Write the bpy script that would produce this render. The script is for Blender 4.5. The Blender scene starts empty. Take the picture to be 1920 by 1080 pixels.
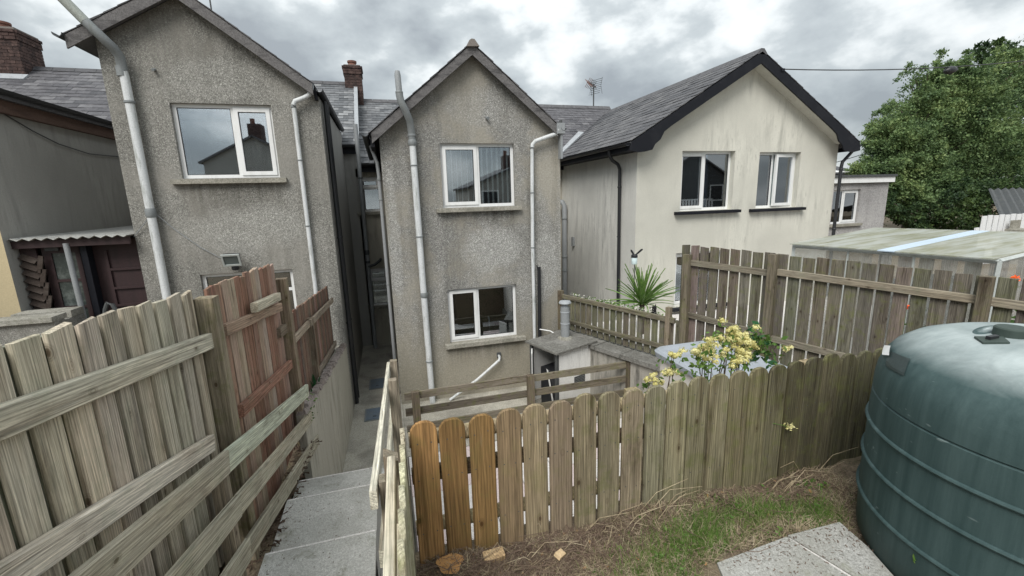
import bpy, math, random
import numpy as np
from mathutils import Matrix, Vector, Euler
random.seed(7); rng = np.random.default_rng(7)
S = bpy.context.scene
R = math.radians

# ------------------------------------------------------------------ camera
CF, CYAW, CPIT, CROL = 820.494, R(15.752), R(11.5215), R(-1.7204)
fw = Vector((math.sin(CYAW)*math.cos(CPIT), math.cos(CYAW)*math.cos(CPIT), -math.sin(CPIT)))
rt0 = Vector((math.cos(CYAW), -math.sin(CYAW), 0)); up0 = rt0.cross(fw)
rt = rt0*math.cos(CROL) + up0*math.sin(CROL); up = -rt0*math.sin(CROL) + up0*math.cos(CROL)
cd = bpy.data.cameras.new('camera'); cam = bpy.data.objects.new('camera', cd)
S.collection.objects.link(cam); S.camera = cam
cam.matrix_world = Matrix(((rt.x, up.x, -fw.x, 0), (rt.y, up.y, -fw.y, 0), (rt.z, up.z, -fw.z, 0), (0, 0, 0, 1)))
cd.sensor_width = 36; cd.lens = CF/1920*36; cd.clip_start = 0.05; cd.clip_end = 2000
# ------------------------------------------------------------------ sky, sun, exposure
SUN_DIR = Vector((-0.38, -0.54, 0.75)).normalized()          # towards the sun
W = bpy.data.worlds.new('World'); S.world = W; W.use_nodes = True
nt = W.node_tree; nt.nodes.clear(); N = nt.nodes.new; L = nt.links.new
out = N('ShaderNodeOutputWorld'); bg = N('ShaderNodeBackground'); bg.inputs[1].default_value = 0.1
sky = N('ShaderNodeTexSky'); sky.sky_type = 'NISHITA'; sky.sun_disc = False
sky.sun_elevation = math.asin(SUN_DIR.z); sky.sun_rotation = math.atan2(SUN_DIR.x, SUN_DIR.y)
tc = N('ShaderNodeTexCoord'); sp = N('ShaderNodeSeparateXYZ'); L(tc.outputs['Generated'], sp.inputs[0])
def wm(op, a, b):
    n = N('ShaderNodeMath'); n.operation = op
    for i, v in enumerate((a, b)):
        if isinstance(v, (int, float)): n.inputs[i].default_value = v
        else: L(v, n.inputs[i])
    return n.outputs[0]
cmb = N('ShaderNodeCombineXYZ'); L(sp.outputs[0], cmb.inputs[0]); L(sp.outputs[1], cmb.inputs[1]); L(wm('MULTIPLY', sp.outputs[2], 1.7), cmb.inputs[2])
def wnoise(scale, det, rough, dist, off):
    mp = N('ShaderNodeMapping'); mp.inputs['Location'].default_value = off; mp.inputs['Rotation'].default_value = (0.2, 0.35, 0.5)
    L(cmb.outputs[0], mp.inputs[0]); n = N('ShaderNodeTexNoise')
    L(mp.outputs[0], n.inputs['Vector']); n.inputs['Scale'].default_value = scale
    n.inputs['Detail'].default_value = det; n.inputs['Roughness'].default_value = rough; n.inputs['Distortion'].default_value = dist
    return n.outputs['Fac']
big = wnoise(2.3, 2, 0.5, 0.0, (3.1, 1.7, 0)); mid = wnoise(6.2, 7, 0.52, 0.0, (0.4, 5.2, 2))
cl = wm('ADD', wm('MULTIPLY', big, 0.62), wm('MULTIPLY', mid, 0.68))
rp = N('ShaderNodeValToRGB'); L(cl, rp.inputs[0])
e = rp.color_ramp.elements
e[0].position = 0.50; e[0].color = (0.33, 0.362, 0.385, 1)
e[1].position = 0.79; e[1].color = (0.98, 1.0, 0.99, 1)
for p, c in ((0.57, (0.42, 0.46, 0.48, 1)), (0.645, (0.53, 0.575, 0.59, 1)), (0.70, (0.75, 0.79, 0.795, 1))):
    q = rp.color_ramp.elements.new(p); q.color = c
sc = N('ShaderNodeVectorMath'); sc.operation = 'SCALE'; L(rp.outputs[0], sc.inputs[0]); L(wm('ADD', wm('MULTIPLY', wm('MAXIMUM', sp.outputs[2], 0.0), 5.2), 4.25), sc.inputs['Scale'])   # overcast sky: brighter towards the zenith
mx = N('ShaderNodeMix'); mx.data_type = 'RGBA'; mx.inputs[0].default_value = 0.95
L(sky.outputs[0], mx.inputs[6]); L(sc.outputs[0], mx.inputs[7]); L(mx.outputs[2], bg.inputs[0]); L(bg.outputs[0], out.inputs[0])
sl = bpy.data.lights.new('sun', 'SUN'); sun = bpy.data.objects.new('sun', sl); S.collection.objects.link(sun)
sl.energy = 1.5; sl.angle = R(30); sl.color = (1.0, 0.965, 0.91)
sun.rotation_euler = SUN_DIR.to_track_quat('Z', 'Y').to_euler(); sun.location = (0, -5, 30)
S.view_settings.view_transform = 'Standard'; S.view_settings.look = 'None'; S.view_settings.exposure = 1.10; S.view_settings.gamma = 1; S.view_settings.use_curve_mapping = False
S.render.engine = 'CYCLES'; S.cycles.max_bounces = 7; S.cycles.transparent_max_bounces = 16

# ------------------------------------------------------------------ mesh helpers
col = S.collection
class MB:
    def __init__(s): s.v = []; s.f = []
    def add(s, vs, fs):
        o = len(s.v); s.v += [tuple(v) for v in vs]; s.f += [tuple(i+o for i in f) for f in fs]; return s
    def box(s, x0, x1, y0, y1, z0, z1):
        if x0 > x1: x0, x1 = x1, x0
        if y0 > y1: y0, y1 = y1, y0
        if z0 > z1: z0, z1 = z1, z0
        return s.add([(x0,y0,z0),(x1,y0,z0),(x1,y1,z0),(x0,y1,z0),(x0,y0,z1),(x1,y0,z1),(x1,y1,z1),(x0,y1,z1)],
              [(3,2,1,0),(4,5,6,7),(0,1,5,4),(1,2,6,5),(2,3,7,6),(3,0,4,7)])
    def obox(s, M, hx, hy, hz):
        c = [M @ Vector(p) for p in ((-hx,-hy,-hz),(hx,-hy,-hz),(hx,hy,-hz),(-hx,hy,-hz),(-hx,-hy,hz),(hx,-hy,hz),(hx,hy,hz),(-hx,hy,hz))]
        return s.add(c, [(3,2,1,0),(4,5,6,7),(0,1,5,4),(1,2,6,5),(2,3,7,6),(3,0,4,7)])
    def prism(s, poly, d):                                   # poly: 3d points, d: extrusion vector
        n = len(poly); d = Vector(d); a = [Vector(p) for p in poly]; b = [p+d for p in a]
        return s.add(a+b, [tuple(range(n))[::-1], tuple(range(n, 2*n))]+[(i, (i+1) % n, n+(i+1) % n, n+i) for i in range(n)])
    def quad(s, a, b, c, d): return s.add([a,b,c,d], [(0,1,2,3)])
    def tube(s, pts, r, n=10, caps=True):
        pts = [Vector(p) for p in pts]; rs = r if isinstance(r, (list, tuple)) else [r]*len(pts)
        rings = []; prev = None
        for i, p in enumerate(pts):
            t = (pts[min(i+1, len(pts)-1)]-pts[max(i-1, 0)]).normalized()
            if prev is None:
                a = Vector((0,0,1)) if abs(t.z) < .9 else Vector((0,1,0)); u = t.cross(a).normalized()
            else: u = (prev-t*prev.dot(t)).normalized()
            prev = u; w = t.cross(u)
            rings.append([p+(u*math.cos(2*math.pi*k/n)+w*math.sin(2*math.pi*k/n))*rs[i] for k in range(n)])
        vs = [q for rg in rings for q in rg]; fs = []
        for i in range(len(pts)-1):
            for k in range(n): fs.append((i*n+k, i*n+(k+1) % n, (i+1)*n+(k+1) % n, (i+1)*n+k))
        if caps: fs += [tuple(range(n))[::-1], tuple(range((len(pts)-1)*n, len(pts)*n))]
        return s.add(vs, fs)
    def lathe(s, c, prof, n=48):
        vs = []; fs = []; m = len(prof)
        for k in range(n):
            a = 2*math.pi*k/n
            for r, z in prof: vs.append((c[0]+r*math.cos(a), c[1]+r*math.sin(a), c[2]+z))
        for k in range(n):
            for i in range(m-1): fs.append((k*m+i, ((k+1) % n)*m+i, ((k+1) % n)*m+i+1, k*m+i+1))
        return s.add(vs, fs)
    def mesh(s, name, mat, smooth=False):
        me = bpy.data.meshes.new(name); me.from_pydata([tuple(v) for v in s.v], [], s.f); me.update()
        if mat: me.materials.append(mat)
        if smooth:
            me.polygons.foreach_set('use_smooth', [True]*len(me.polygons))
            try: me.set_sharp_from_angle(angle=R(smooth if smooth is not True else 40))
            except Exception: pass
        return me
    def build(s, name, mat, parent=None, smooth=False, color=None):
        return link(bpy.data.objects.new(name, s.mesh(name, mat, smooth)), parent, None, color)
ROOT = {}
def link(o, parent=None, M=None, color=None):
    col.objects.link(o)
    if M is not None: o.matrix_basis = M
    if parent is not None:
        o.parent = parent; P = ROOT.get(parent.name, Matrix.Identity(4)); o.matrix_parent_inverse = P.inverted(); ROOT[o.name] = (M if M is not None else Matrix.Identity(4))
    else: ROOT[o.name] = M if M is not None else Matrix.Identity(4)
    if color: o.color = (*color, 1)
    return o
def tag(o, label=None, cat=None, group=None, kind=None):
    for k, v in (('label', label), ('category', cat), ('group', group), ('kind', kind)):
        if v: o[k] = v
    return o
def thing(name, loc, label, cat, group=None, rz=0):
    o = bpy.data.objects.new(name, None); o.empty_display_size = .1
    link(o, None, Matrix.Translation(loc) @ Matrix.Rotation(rz, 4, 'Z'))
    return tag(o, label, cat, group)
def structure(o): return tag(o, kind='structure')
def fastmesh(name, verts, quads, mat, nside=4):
    me = bpy.data.meshes.new(name); nv, nf = len(verts), len(quads)
    me.vertices.add(nv); me.vertices.foreach_set('co', np.asarray(verts, np.float32).ravel())
    me.loops.add(nf*nside); me.loops.foreach_set('vertex_index', np.asarray(quads, np.int32).ravel())
    me.polygons.add(nf); me.polygons.foreach_set('loop_start', np.arange(0, nf*nside, nside, dtype=np.int32))
    me.update(calc_edges=True); me.materials.append(mat); return me

# ------------------------------------------------------------------ materials
class Mat:
    def __init__(s, name, rough=0.8, spec=0.3):
        s.m = bpy.data.materials.new(name); s.m.use_nodes = True; s.t = s.m.node_tree; s.b = s.t.nodes['Principled BSDF']
        s.b.inputs['Roughness'].default_value = rough; s.b.inputs['Specular IOR Level'].default_value = spec
        s.tc = s.t.nodes.new('ShaderNodeTexCoord'); s.oi = None
    def n(s, t): return s.t.nodes.new(t)
    def l(s, a, b): s.t.links.new(a, b)
    def coord(s, kind='Object', scale=(1,1,1), rot=(0,0,0), rnd=0.0):
        mp = s.n('ShaderNodeMapping'); mp.inputs['Scale'].default_value = scale; mp.inputs['Rotation'].default_value = rot
        s.l(s.tc.outputs[kind], mp.inputs[0]); o = mp.outputs[0]
        if rnd:
            if not s.oi: s.oi = s.n('ShaderNodeObjectInfo')
            c = s.n('ShaderNodeMath'); c.operation = 'MULTIPLY'; s.l(s.oi.outputs['Random'], c.inputs[0]); c.inputs[1].default_value = rnd
            a = s.n('ShaderNodeVectorMath'); a.operation = 'ADD'; s.l(o, a.inputs[0]); s.l(c.outputs[0], a.inputs[1]); o = a.outputs[0]
        return o
    def noise(s, vec, scale=5, det=4, rough=.55, dist=0):
        n = s.n('ShaderNodeTexNoise'); s.l(vec, n.inputs['Vector'])
        for k, v in (('Scale', scale), ('Detail', det), ('Roughness', rough), ('Distortion', dist)): n.inputs[k].default_value = v
        return n.outputs['Fac']
    def voro(s, vec, scale, out='Distance', rnd=1):
        n = s.n('ShaderNodeTexVoronoi'); s.l(vec, n.inputs['Vector']); n.inputs['Scale'].default_value = scale; n.inputs['Randomness'].default_value = rnd
        return n.outputs[out]
    def ramp(s, f, stops, interp='LINEAR'):
        r = s.n('ShaderNodeValToRGB'); s.l(f, r.inputs[0]); r.color_ramp.interpolation = interp; e = r.color_ramp.elements
        while len(e) < len(stops): e.new(.5)
        for q, (p, c) in zip(e, stops):
            q.position = p; q.color = (*(c if isinstance(c, tuple) else (c, c, c)), 1)
        return r.outputs[0]
    def mix(s, f, a, b, mode='MIX'):
        m = s.n('ShaderNodeMix'); m.data_type = 'RGBA'; m.blend_type = mode
        for i, v in ((0, f), (6, a), (7, b)):
            if isinstance(v, (int, float)): m.inputs[i].default_value = v if i == 0 else (v, v, v, 1)
            elif isinstance(v, tuple): m.inputs[i].default_value = (*v, 1)
            else: s.l(v, m.inputs[i])
        return m.outputs[2]
    def math(s, op, a, b=0.0):
        m = s.n('ShaderNodeMath'); m.operation = op
        for i, v in enumerate((a, b)):
            if isinstance(v, (int, float)): m.inputs[i].default_value = v
            else: s.l(v, m.inputs[i])
        return m.outputs[0]
    def objcolor(s):
        if not s.oi: s.oi = s.n('ShaderNodeObjectInfo')
        return s.oi.outputs['Color']
    def rand(s):
        if not s.oi: s.oi = s.n('ShaderNodeObjectInfo')
        return s.oi.outputs['Random']
    def sep(s, vec, i):
        x = s.n('ShaderNodeSeparateXYZ'); s.l(vec, x.inputs[0]); return x.outputs[i]
    def color(s, c):
        if isinstance(c, tuple): s.b.inputs['Base Color'].default_value = (*c, 1)
        else: s.l(c, s.b.inputs['Base Color'])
        return s
    def bump(s, h, strength=.5, dist=.01):
        b = s.n('ShaderNodeBump'); s.l(h, b.inputs['Height']); b.inputs['Strength'].default_value = strength; b.inputs['Distance'].default_value = dist
        s.l(b.outputs[0], s.b.inputs['Normal']); return s

def m_wood(name, grain=1.0, lichen=(0.20, 0.25, 0.16), lich=0.35, stain=0.5, pale=0.5):
    m = Mat(name, .85, .2); c = m.coord('Object', (1, 1, 1), rnd=13.7)
    st = m.coord('Object', (85, 85, 2.2), rnd=7.3); fine = m.coord('Object', (260, 260, 7), rnd=3.1)
    g1 = m.noise(st, 1, 5, .6, .6); g2 = m.noise(fine, 1, 4, .6, .2)
    wv = m.n('ShaderNodeTexWave'); wv.wave_type = 'RINGS'; wv.rings_direction = 'Z'; m.l(m.coord('Object', (1, .5, .06), rnd=2.1), wv.inputs['Vector'])
    wv.inputs['Scale'].default_value = 34; wv.inputs['Distortion'].default_value = 5; wv.inputs['Detail'].default_value = 3; wv.inputs['Detail Scale'].default_value = 1.3
    kn = m.voro(m.coord('Object', (9, 9, 5.0), rnd=5.5), 1.0)
    tint = m.objcolor()
    a = m.mix(1, tint, m.ramp(g1, [(.22, .42), (.5, 1.0), (.78, 1.55)]), 'MULTIPLY')
    a = m.mix(.75*grain, a, m.mix(1, a, m.ramp(g2, [(.3, .55), (.5, 1.0), (.72, 1.45)]), 'MULTIPLY'))
    a = m.mix(.6*grain, a, m.mix(1, a, m.ramp(wv.outputs['Fac'], [(0, .62), (.6, 1.1)]), 'MULTIPLY'))
    a = m.mix(m.ramp(kn, [(.04, .95), (.07, .75), (.09, .1), (.11, .5), (.13, .05), (.145, .3), (.17, 0)]), a, m.mix(1, a, (.32, .26, .22), 'MULTIPLY'))
    big = m.noise(c, 11, 5, .65, .3)
    a = m.mix(m.math('MULTIPLY', m.ramp(big, [(.5, 0), (.68, 1)]), lich), a, lichen)
    bl = m.noise(m.coord('Object', (9, 9, 2.2), rnd=9.9), 1, 5, .65, .4)
    a = m.mix(m.math('MULTIPLY', m.ramp(bl, [(.54, 0), (.72, 1)]), stain), a, m.mix(1, a, (.50, .47, .45), 'MULTIPLY'))
    sk = m.noise(m.coord('Object', (26, 26, .9), rnd=6.1), 1, 5, .6, .3)
    a = m.mix(m.math('MULTIPLY', m.ramp(sk, [(.55, 0), (.68, 1)]), stain), a, m.mix(1, a, (.42, .38, .35), 'MULTIPLY'))
    hu = m.noise(m.coord('Object', (6, 6, 1.5), rnd=8.4), 1, 3, .5)
    a = m.mix(m.math('MULTIPLY', m.ramp(hu, [(.5, 0), (.66, 1)]), .4), a, m.mix(1, a, (1.04, .97, .90), 'MULTIPLY'))
    sp_ = m.noise(m.coord('Object', (70, 70, 9), rnd=4.2), 1, 3, .6)
    a = m.mix(m.math('MULTIPLY', m.ramp(sp_, [(.62, 0), (.72, 1)]), pale), a, m.mix(.5, a, (.50, .48, .43)))
    rv = m.ramp(m.rand(), [(0, .84), (.5, 1), (1, 1.14)]); a = m.mix(1, a, rv, 'MULTIPLY')
    m.color(a); m.bump(m.math('ADD', m.math('MULTIPLY', g1, .6), m.math('MULTIPLY', g2, .5)), .8, .006); return m.m
WOOD = m_wood('weathered_wood', lich=.22, stain=.75); WOODS = m_wood('stained_wood', .9, (.17, .17, .05), .25, .45, .1)
WOODG = m_wood('mossy_wood', .9, (.13, .145, .045), .5, .9, .2)

def m_dash(name, cols, smooth_col, patch=.5, streak=.35, low=None, stains=(), pale=()):
    m = Mat(name, .95, .15); w = m.coord('Object')
    p = m.n('ShaderNodeTexVoronoi'); m.l(w, p.inputs['Vector']); p.inputs['Scale'].default_value = 105
    pb = m.ramp(m.sep(p.outputs['Color'], 0), [(0, cols[0]), (.55, cols[1]), (.85, cols[2]), (.97, cols[3])], 'CONSTANT')
    p2 = m.voro(w, 55, 'Color'); pb = m.mix(.45, pb, m.mix(1, pb, m.ramp(m.sep(p2, 1), [(0, .5), (1, 1.5)]), 'MULTIPLY'))
    edge = m.ramp(p.outputs['Distance'], [(.3, 1.05), (.75, .62)]); pb = m.mix(1, pb, edge, 'MULTIPLY')
    big = m.noise(w, .85, 6, .62, .4); fn = m.noise(w, 30, 3, .6)
    sm = m.mix(1, smooth_col, m.ramp(fn, [(.3, .82), (.7, 1.15)]), 'MULTIPLY')
    f = m.math('MULTIPLY', m.ramp(big, [(.47, 0), (.6, 1)]), patch)
    a = m.mix(f, pb, sm)
    st = m.noise(m.coord('Object', (3.2, 3.2, .32)), 1, 6, .65, .3)
    a = m.mix(m.math('MULTIPLY', m.ramp(st, [(.48, 0), (.72, 1)]), streak), a, m.mix(1, a, (.45, .45, .43), 'MULTIPLY'))
    hv = m.noise(w, .5, 3, .5); a = m.mix(1, a, m.ramp(hv, [(.35, .86), (.65, 1.12)]), 'MULTIPLY')
    if low:                                                  # algae and splash-back at the foot of the wall
        zf = m.math('ADD', m.math('MULTIPLY', m.sep(w, 2), -1/low[1]), low[0]/low[1])
        zf = m.math('ADD', zf, m.math('MULTIPLY', m.math('SUBTRACT', st, .5), .9))
        a = m.mix(m.math('MULTIPLY', m.ramp(zf, [(0, 0), (1, 1)]), .8), a, m.mix(1, sm, (.93, .91, .84), 'MULTIPLY'))
    sx, sz = m.sep(w, 0), m.sep(w, 2); drip = m.noise(m.coord('Object', (11, 11, .9)), 1, 5, .65)
    for (xa, xb, zt, ln, amt) in stains:                      # dirt washed down from sills and pipe joints
        fx = m.math('MULTIPLY', m.ramp(m.math('MULTIPLY', m.math('SUBTRACT', sx, xa), 8), [(0, 0), (1, 1)]), m.ramp(m.math('MULTIPLY', m.math('SUBTRACT', xb, sx), 8), [(0, 0), (1, 1)]))
        fz = m.ramp(m.math('DIVIDE', m.math('SUBTRACT', zt, sz), ln), [(0, 0), (.03, 1), (1, 0)])
        f = m.math('MULTIPLY', m.math('MULTIPLY', fx, fz), m.math('MULTIPLY', m.ramp(drip, [(.36, .15), (.6, 1)]), amt))
        a = m.mix(f, a, m.mix(1, a, (.40, .38, .33), 'MULTIPLY'))
    for (cx, cz, rx, rz, amt) in pale:                        # patches where the white stones show
        d = m.math('ADD', m.math('POWER', m.math('DIVIDE', m.math('SUBTRACT', sx, cx), rx), 2), m.math('POWER', m.math('DIVIDE', m.math('SUBTRACT', sz, cz), rz), 2))
        f = m.math('MULTIPLY', m.ramp(m.math('ADD', d, m.math('MULTIPLY', m.math('SUBTRACT', big, .5), 2.5)), [(.4, 1), (1, 0)]), amt)
        a = m.mix(f, a, m.mix(1, pb, (1.28, 1.29, 1.3), 'MULTIPLY'))
    m.color(a); m.bump(m.math('SUBTRACT', m.math('ADD', big, m.math('MULTIPLY', fn, .15)), m.math('MULTIPLY', p.outputs['Distance'], .6)), .75, .012); return m.m
DASH1 = m_dash('grey_pebbledash', ((.25,.245,.225),(.32,.315,.29),(.39,.382,.355),(.50,.49,.46)), (.285,.275,.25), .75, .5, (-3.0, 1.2), [(-3.1,-1.5,.37,.6,.55), (-3.6,-3.3,1.9,5,.35), (-3.7,-2.2,2.9,1.1,.4), (-1.0,-.86,1.6,5,.6), (-1.4,-1.1,1.5,4,.3)], [(-2.3,-.4,1.1,.45,.8), (-2.4,1.95,.7,.35,.5)])
DASH2 = m_dash('brown_pebbledash', ((.27,.265,.25),(.35,.345,.325),(.45,.445,.42),(.60,.595,.57)), (.33,.31,.265), .85, .5, (-2.0, 1.3), [(.95,2.5,-.22,.35,.75), (.95,2.55,-2.83,.5,.6), (.42,.72,.9,5,.45), (2.62,2.85,.9,4,.35), (3.15,3.36,1.1,4.5,.55), (.02,.14,1.0,5,.5)], [(1.9,-.95,.65,.5,.9), (.15,-.8,.12,1.6,.6), (3.05,-1.4,.3,.7,.6), (1.7,1.6,.6,.4,.45)])
DASHP = m_dash('pale_pebbledash', ((.36,.35,.35),(.45,.44,.44),(.55,.54,.53),(.65,.64,.63)), (.46,.45,.44), .3, .3)
def m_render(name, base, dirt, amt=.5, spots=.5, sc=1.0):
    m = Mat(name, .9, .2); w = m.coord('Object')
    st = m.noise(m.coord('Object', (5*sc, 5*sc, .75*sc)), 1, 7, .68, .3); big = m.noise(w, .8, 5, .55, .3); fn = m.noise(w, 45, 3, .6)
    a = m.mix(1, base, m.ramp(fn, [(.3, .93), (.7, 1.05)]), 'MULTIPLY')
    a = m.mix(1, a, m.ramp(big, [(.3, .84), (.7, 1.08)]), 'MULTIPLY')
    f = m.math('MULTIPLY', m.ramp(st, [(.47, 0), (.68, 1)]), m.ramp(big, [(.42, .1), (.6, 1)]))
    a = m.mix(m.math('MULTIPLY', f, amt), a, dirt)
    s2 = m.noise(m.coord('Object', (15, 15, 3)), 1, 7, .8); f2 = m.math('MULTIPLY', m.ramp(s2, [(.55, 0), (.66, 1)]), m.ramp(big, [(.47, 0), (.57, 1)]))
    a = m.mix(m.math('MULTIPLY', f2, spots), a, m.mix(.25, dirt, (.05, .05, .05)))
    m.color(a); m.bump(m.math('ADD', fn, m.math('MULTIPLY', big, .5)), .35, .006); return m.m
CREAM = m_render('cream_render', (.565,.555,.495), (.33,.325,.29), .75, .75)
BEIGE = m_render('beige_render', (.50,.42,.27), (.36,.30,.2), .2, .1)
CREAMG = m_render('cream_render_dirty', (.70,.695,.655), (.33,.325,.31), .7, .6)
GREYR = m_render('grey_smooth_render', (.34,.335,.315), (.20,.195,.185), .6, .3)
WALLR = m_render('rough_garden_render', (.44,.415,.35), (.15,.145,.125), .85, .6, 1.6)
WALLD = m_render('dark_garden_render', (.33,.315,.28), (.07,.068,.06), .9, .5, 1.6)
ASBEST = m_render('grey_cement_board', (.78,.78,.76), (.50,.50,.48), .6, .5, 2.0)
def m_concrete(name, c0, c1, stain, spec=55, st=.5, moss=None):
    m = Mat(name, .92, .2); w = m.coord('Object'); v = m.noise(w, spec, 6, .75); b = m.noise(w, 2.2, 6, .6, .3); v3 = m.noise(w, spec*3.2, 2, .6)
    a = m.mix(m.ramp(v, [(.36, 0), (.62, 1)]), c0, c1)
    a = m.mix(1, a, m.ramp(v3, [(.3, .72), (.7, 1.28)]), 'MULTIPLY')
    a = m.mix(m.math('MULTIPLY', m.ramp(b, [(.45, 0), (.66, 1)]), st), a, stain)
    if moss:
        b2 = m.noise(w, 5, 6, .7); a = m.mix(m.math('MULTIPLY', m.ramp(b2, [(.55, 0), (.68, 1)]), .5), a, moss)
    m.color(a); m.bump(m.math('ADD', v, v3), .6, .006); return m.m
STEP = m_concrete('step_concrete', (.36,.355,.33), (.56,.555,.525), (.28,.275,.245), 75, .6, (.13,.135,.08))
PATH = m_concrete('path_concrete', (.30,.285,.245), (.50,.475,.41), (.15,.14,.12), 40, .6)
PAVE = m_concrete('pale_paving', (.55,.53,.51), (.72,.69,.67), (.5,.47,.44), 40, .3)
PAVEP = m_concrete('pink_paving', (.52,.44,.43), (.66,.56,.55), (.5,.43,.42), 40, .3)
FLAG = m_concrete('garden_flag_concrete', (.25,.25,.235), (.50,.50,.48), (.25,.245,.21), 70, .6, (.2,.21,.13))
COPE = m_concrete('coping_concrete', (.21,.205,.18), (.40,.39,.35), (.12,.115,.09), 30, .5, (.10,.105,.05))
STONE = m_concrete('coping_stone', (.20,.17,.155), (.34,.30,.28), (.15,.12,.10), 25, .6)
ROOFC = m_concrete('dirty_roof_board', (.10,.098,.088), (.21,.206,.19), (.42,.41,.39), 26, .35)
SILL = m_concrete('sill_concrete', (.20,.19,.16), (.35,.335,.29), (.15,.145,.12), 25, .6)
BASEG = m_concrete('ground_base', (.10,.10,.08), (.16,.15,.12), (.08,.09,.05), 3, .5)
def m_plain(name, c, rough=.6, spec=.4, dirt=None, amt=.5, var=.12, sc=(9,9,1.2)):
    m = Mat(name, rough, spec); st = m.noise(m.coord('Object', sc), 1, 6, .68); f = m.noise(m.coord('Object'), 60, 3, .6)
    a = m.mix(1, c, m.ramp(f, [(.3, 1-var), (.7, 1+var)]), 'MULTIPLY')
    if dirt: a = m.mix(m.math('MULTIPLY', m.ramp(st, [(.5, 0), (.68, 1)]), amt), a, dirt)
    m.color(a); m.bump(f, .15, .003); return m.m
PVC = m_plain('white_upvc', (.74,.75,.75), .4, .5, (.5,.5,.47), .35, .04)
PIPEW = m_plain('white_painted_pipe', (.58,.60,.61), .55, .4, (.22,.24,.21), .75, .12, (14,14,2.4))
PIPEG = m_plain('grey_pipe', (.26,.275,.285), .5, .4, (.15,.15,.14), .6)
PIPEV = m_plain('mossy_grey_pipe', (.27,.29,.265), .6, .3, (.16,.18,.13), .7, .2)
PIPEJ = m_plain('grey_pipe_collar', (.20,.215,.22), .55, .4, (.12,.13,.11), .5)
BLACK = m_plain('black_plastic', (.014,.015,.018), .45, .5, (.04,.04,.04), .4)
BLACKP = m_plain('black_painted_board', (.009,.010,.014), .6, .2, (.022,.023,.027), .5, .2, (3,3,3))
DARKF = m_plain('dark_grey_metal', (.06,.065,.068), .6, .4, (.12,.12,.11), .5)
LEAD = m_plain('lead_flashing', (.33,.35,.37), .6, .4, (.20,.21,.22), .6)
FASC = m_plain('old_wooden_fascia', (.135,.13,.13), .8, .2, (.05,.048,.05), .85, .35, (4,14,14))
FASCB = m_plain('brown_fascia_board', (.12,.075,.058), .75, .25, (.06,.035,.028), .7, .3, (14,2,14))
MAROON = m_plain('maroon_paint', (.034,.018,.019), .6, .4, (.02,.013,.013), .6, .2)
BRONZE = m_plain('brown_slat_wood', (.05,.038,.032), .8, .2, (.10,.085,.075), .5, .3, (3,14,14))
CURT = m_plain('curtain_cloth', (.42,.52,.51), .9, .1, (.18,.23,.23), .6, .1, (26,26,.4))
BLIND = m_plain('white_blind_cloth', (.80,.80,.80), .8, .2)
PURP = m_plain('blue_patterned_cloth', (.11,.14,.25), .9, .1, (.25,.28,.38), .5, .3, (9,9,9))
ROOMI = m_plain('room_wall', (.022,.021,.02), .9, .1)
CHROME = m_plain('steel_tap', (.5,.52,.54), .25, .6)
BLUEC = m_plain('blue_grey_manhole_iron', (.13,.165,.205), .6, .4, (.20,.20,.18), .5, .25, (9,9,9))
BIRD = m_plain('black_rubber', (.012,.012,.013), .6, .3)
def m_slate(name, cols):
    m = Mat(name, .62, .35); w = m.coord('Object', rnd=11); r = m.rand(); n1 = m.noise(w, 7, 5, .65, .3); n2 = m.noise(w, 34, 3, .7)
    a = m.ramp(r, [(0, cols[0]), (.35, cols[1]), (.7, cols[2]), (1, cols[3])])
    a = m.mix(1, a, m.ramp(n1, [(.3, .7), (.7, 1.3)]), 'MULTIPLY'); a = m.mix(m.math('MULTIPLY', m.ramp(n2, [(.62, 0), (.72, 1)]), .5), a, (.34,.35,.33))
    m.color(a); m.bump(n1, .4, .01); return m.m
SLATE = m_slate('grey_slate', ((.075,.08,.087),(.115,.12,.128),(.15,.155,.163),(.235,.24,.245)))
SLATED = m_slate('dark_slate', ((.06,.06,.066),(.078,.077,.082),(.095,.094,.10),(.12,.118,.12)))
SLATEB = m_slate('plum_slate', ((.06,.06,.067),(.082,.08,.088),(.10,.098,.106),(.135,.133,.14)))
def m_brick():
    m = Mat('chimney_brick', .9, .2); w = m.coord('Object'); p = m.voro(w, 9, 'Color'); n = m.noise(w, 22, 4, .65)
    a = m.ramp(m.sep(p, 0), [(0, (.05,.036,.034)), (.5, (.072,.047,.042)), (1, (.105,.07,.062))]); a = m.mix(1, a, m.ramp(n, [(.3, .6), (.7, 1.3)]), 'MULTIPLY')
    m.color(a); m.bump(n, .4, .01); return m.m
BRICK = m_brick(); MORTAR = m_plain('mortar', (.20,.18,.165), .9, .15); POT = m_plain('terracotta_pot', (.17,.085,.065), .8, .2, (.12,.08,.07), .6)
def m_glass(name='window_glass', base=.15):
    m = bpy.data.materials.new(name); m.use_nodes = True; t = m.node_tree; t.nodes.clear()
    o = t.nodes.new('ShaderNodeOutputMaterial'); a = t.nodes.new('ShaderNodeBsdfTransparent'); a.inputs[0].default_value = (.86,.9,.9,1)
    g = t.nodes.new('ShaderNodeBsdfGlossy'); g.inputs['Roughness'].default_value = .015; g.inputs[0].default_value = (.9,.95,1,1)
    f = t.nodes.new('ShaderNodeFresnel'); f.inputs[0].default_value = 1.55
    ad = t.nodes.new('ShaderNodeMath'); ad.operation = 'MULTIPLY_ADD'; t.links.new(f.outputs[0], ad.inputs[0]); ad.inputs[1].default_value = 1.8; ad.inputs[2].default_value = base
    x = t.nodes.new('ShaderNodeMixShader'); t.links.new(ad.outputs[0], x.inputs[0]); t.links.new(a.outputs[0], x.inputs[1]); t.links.new(g.outputs[0], x.inputs[2]); t.links.new(x.outputs[0], o.inputs[0])
    return m
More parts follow.
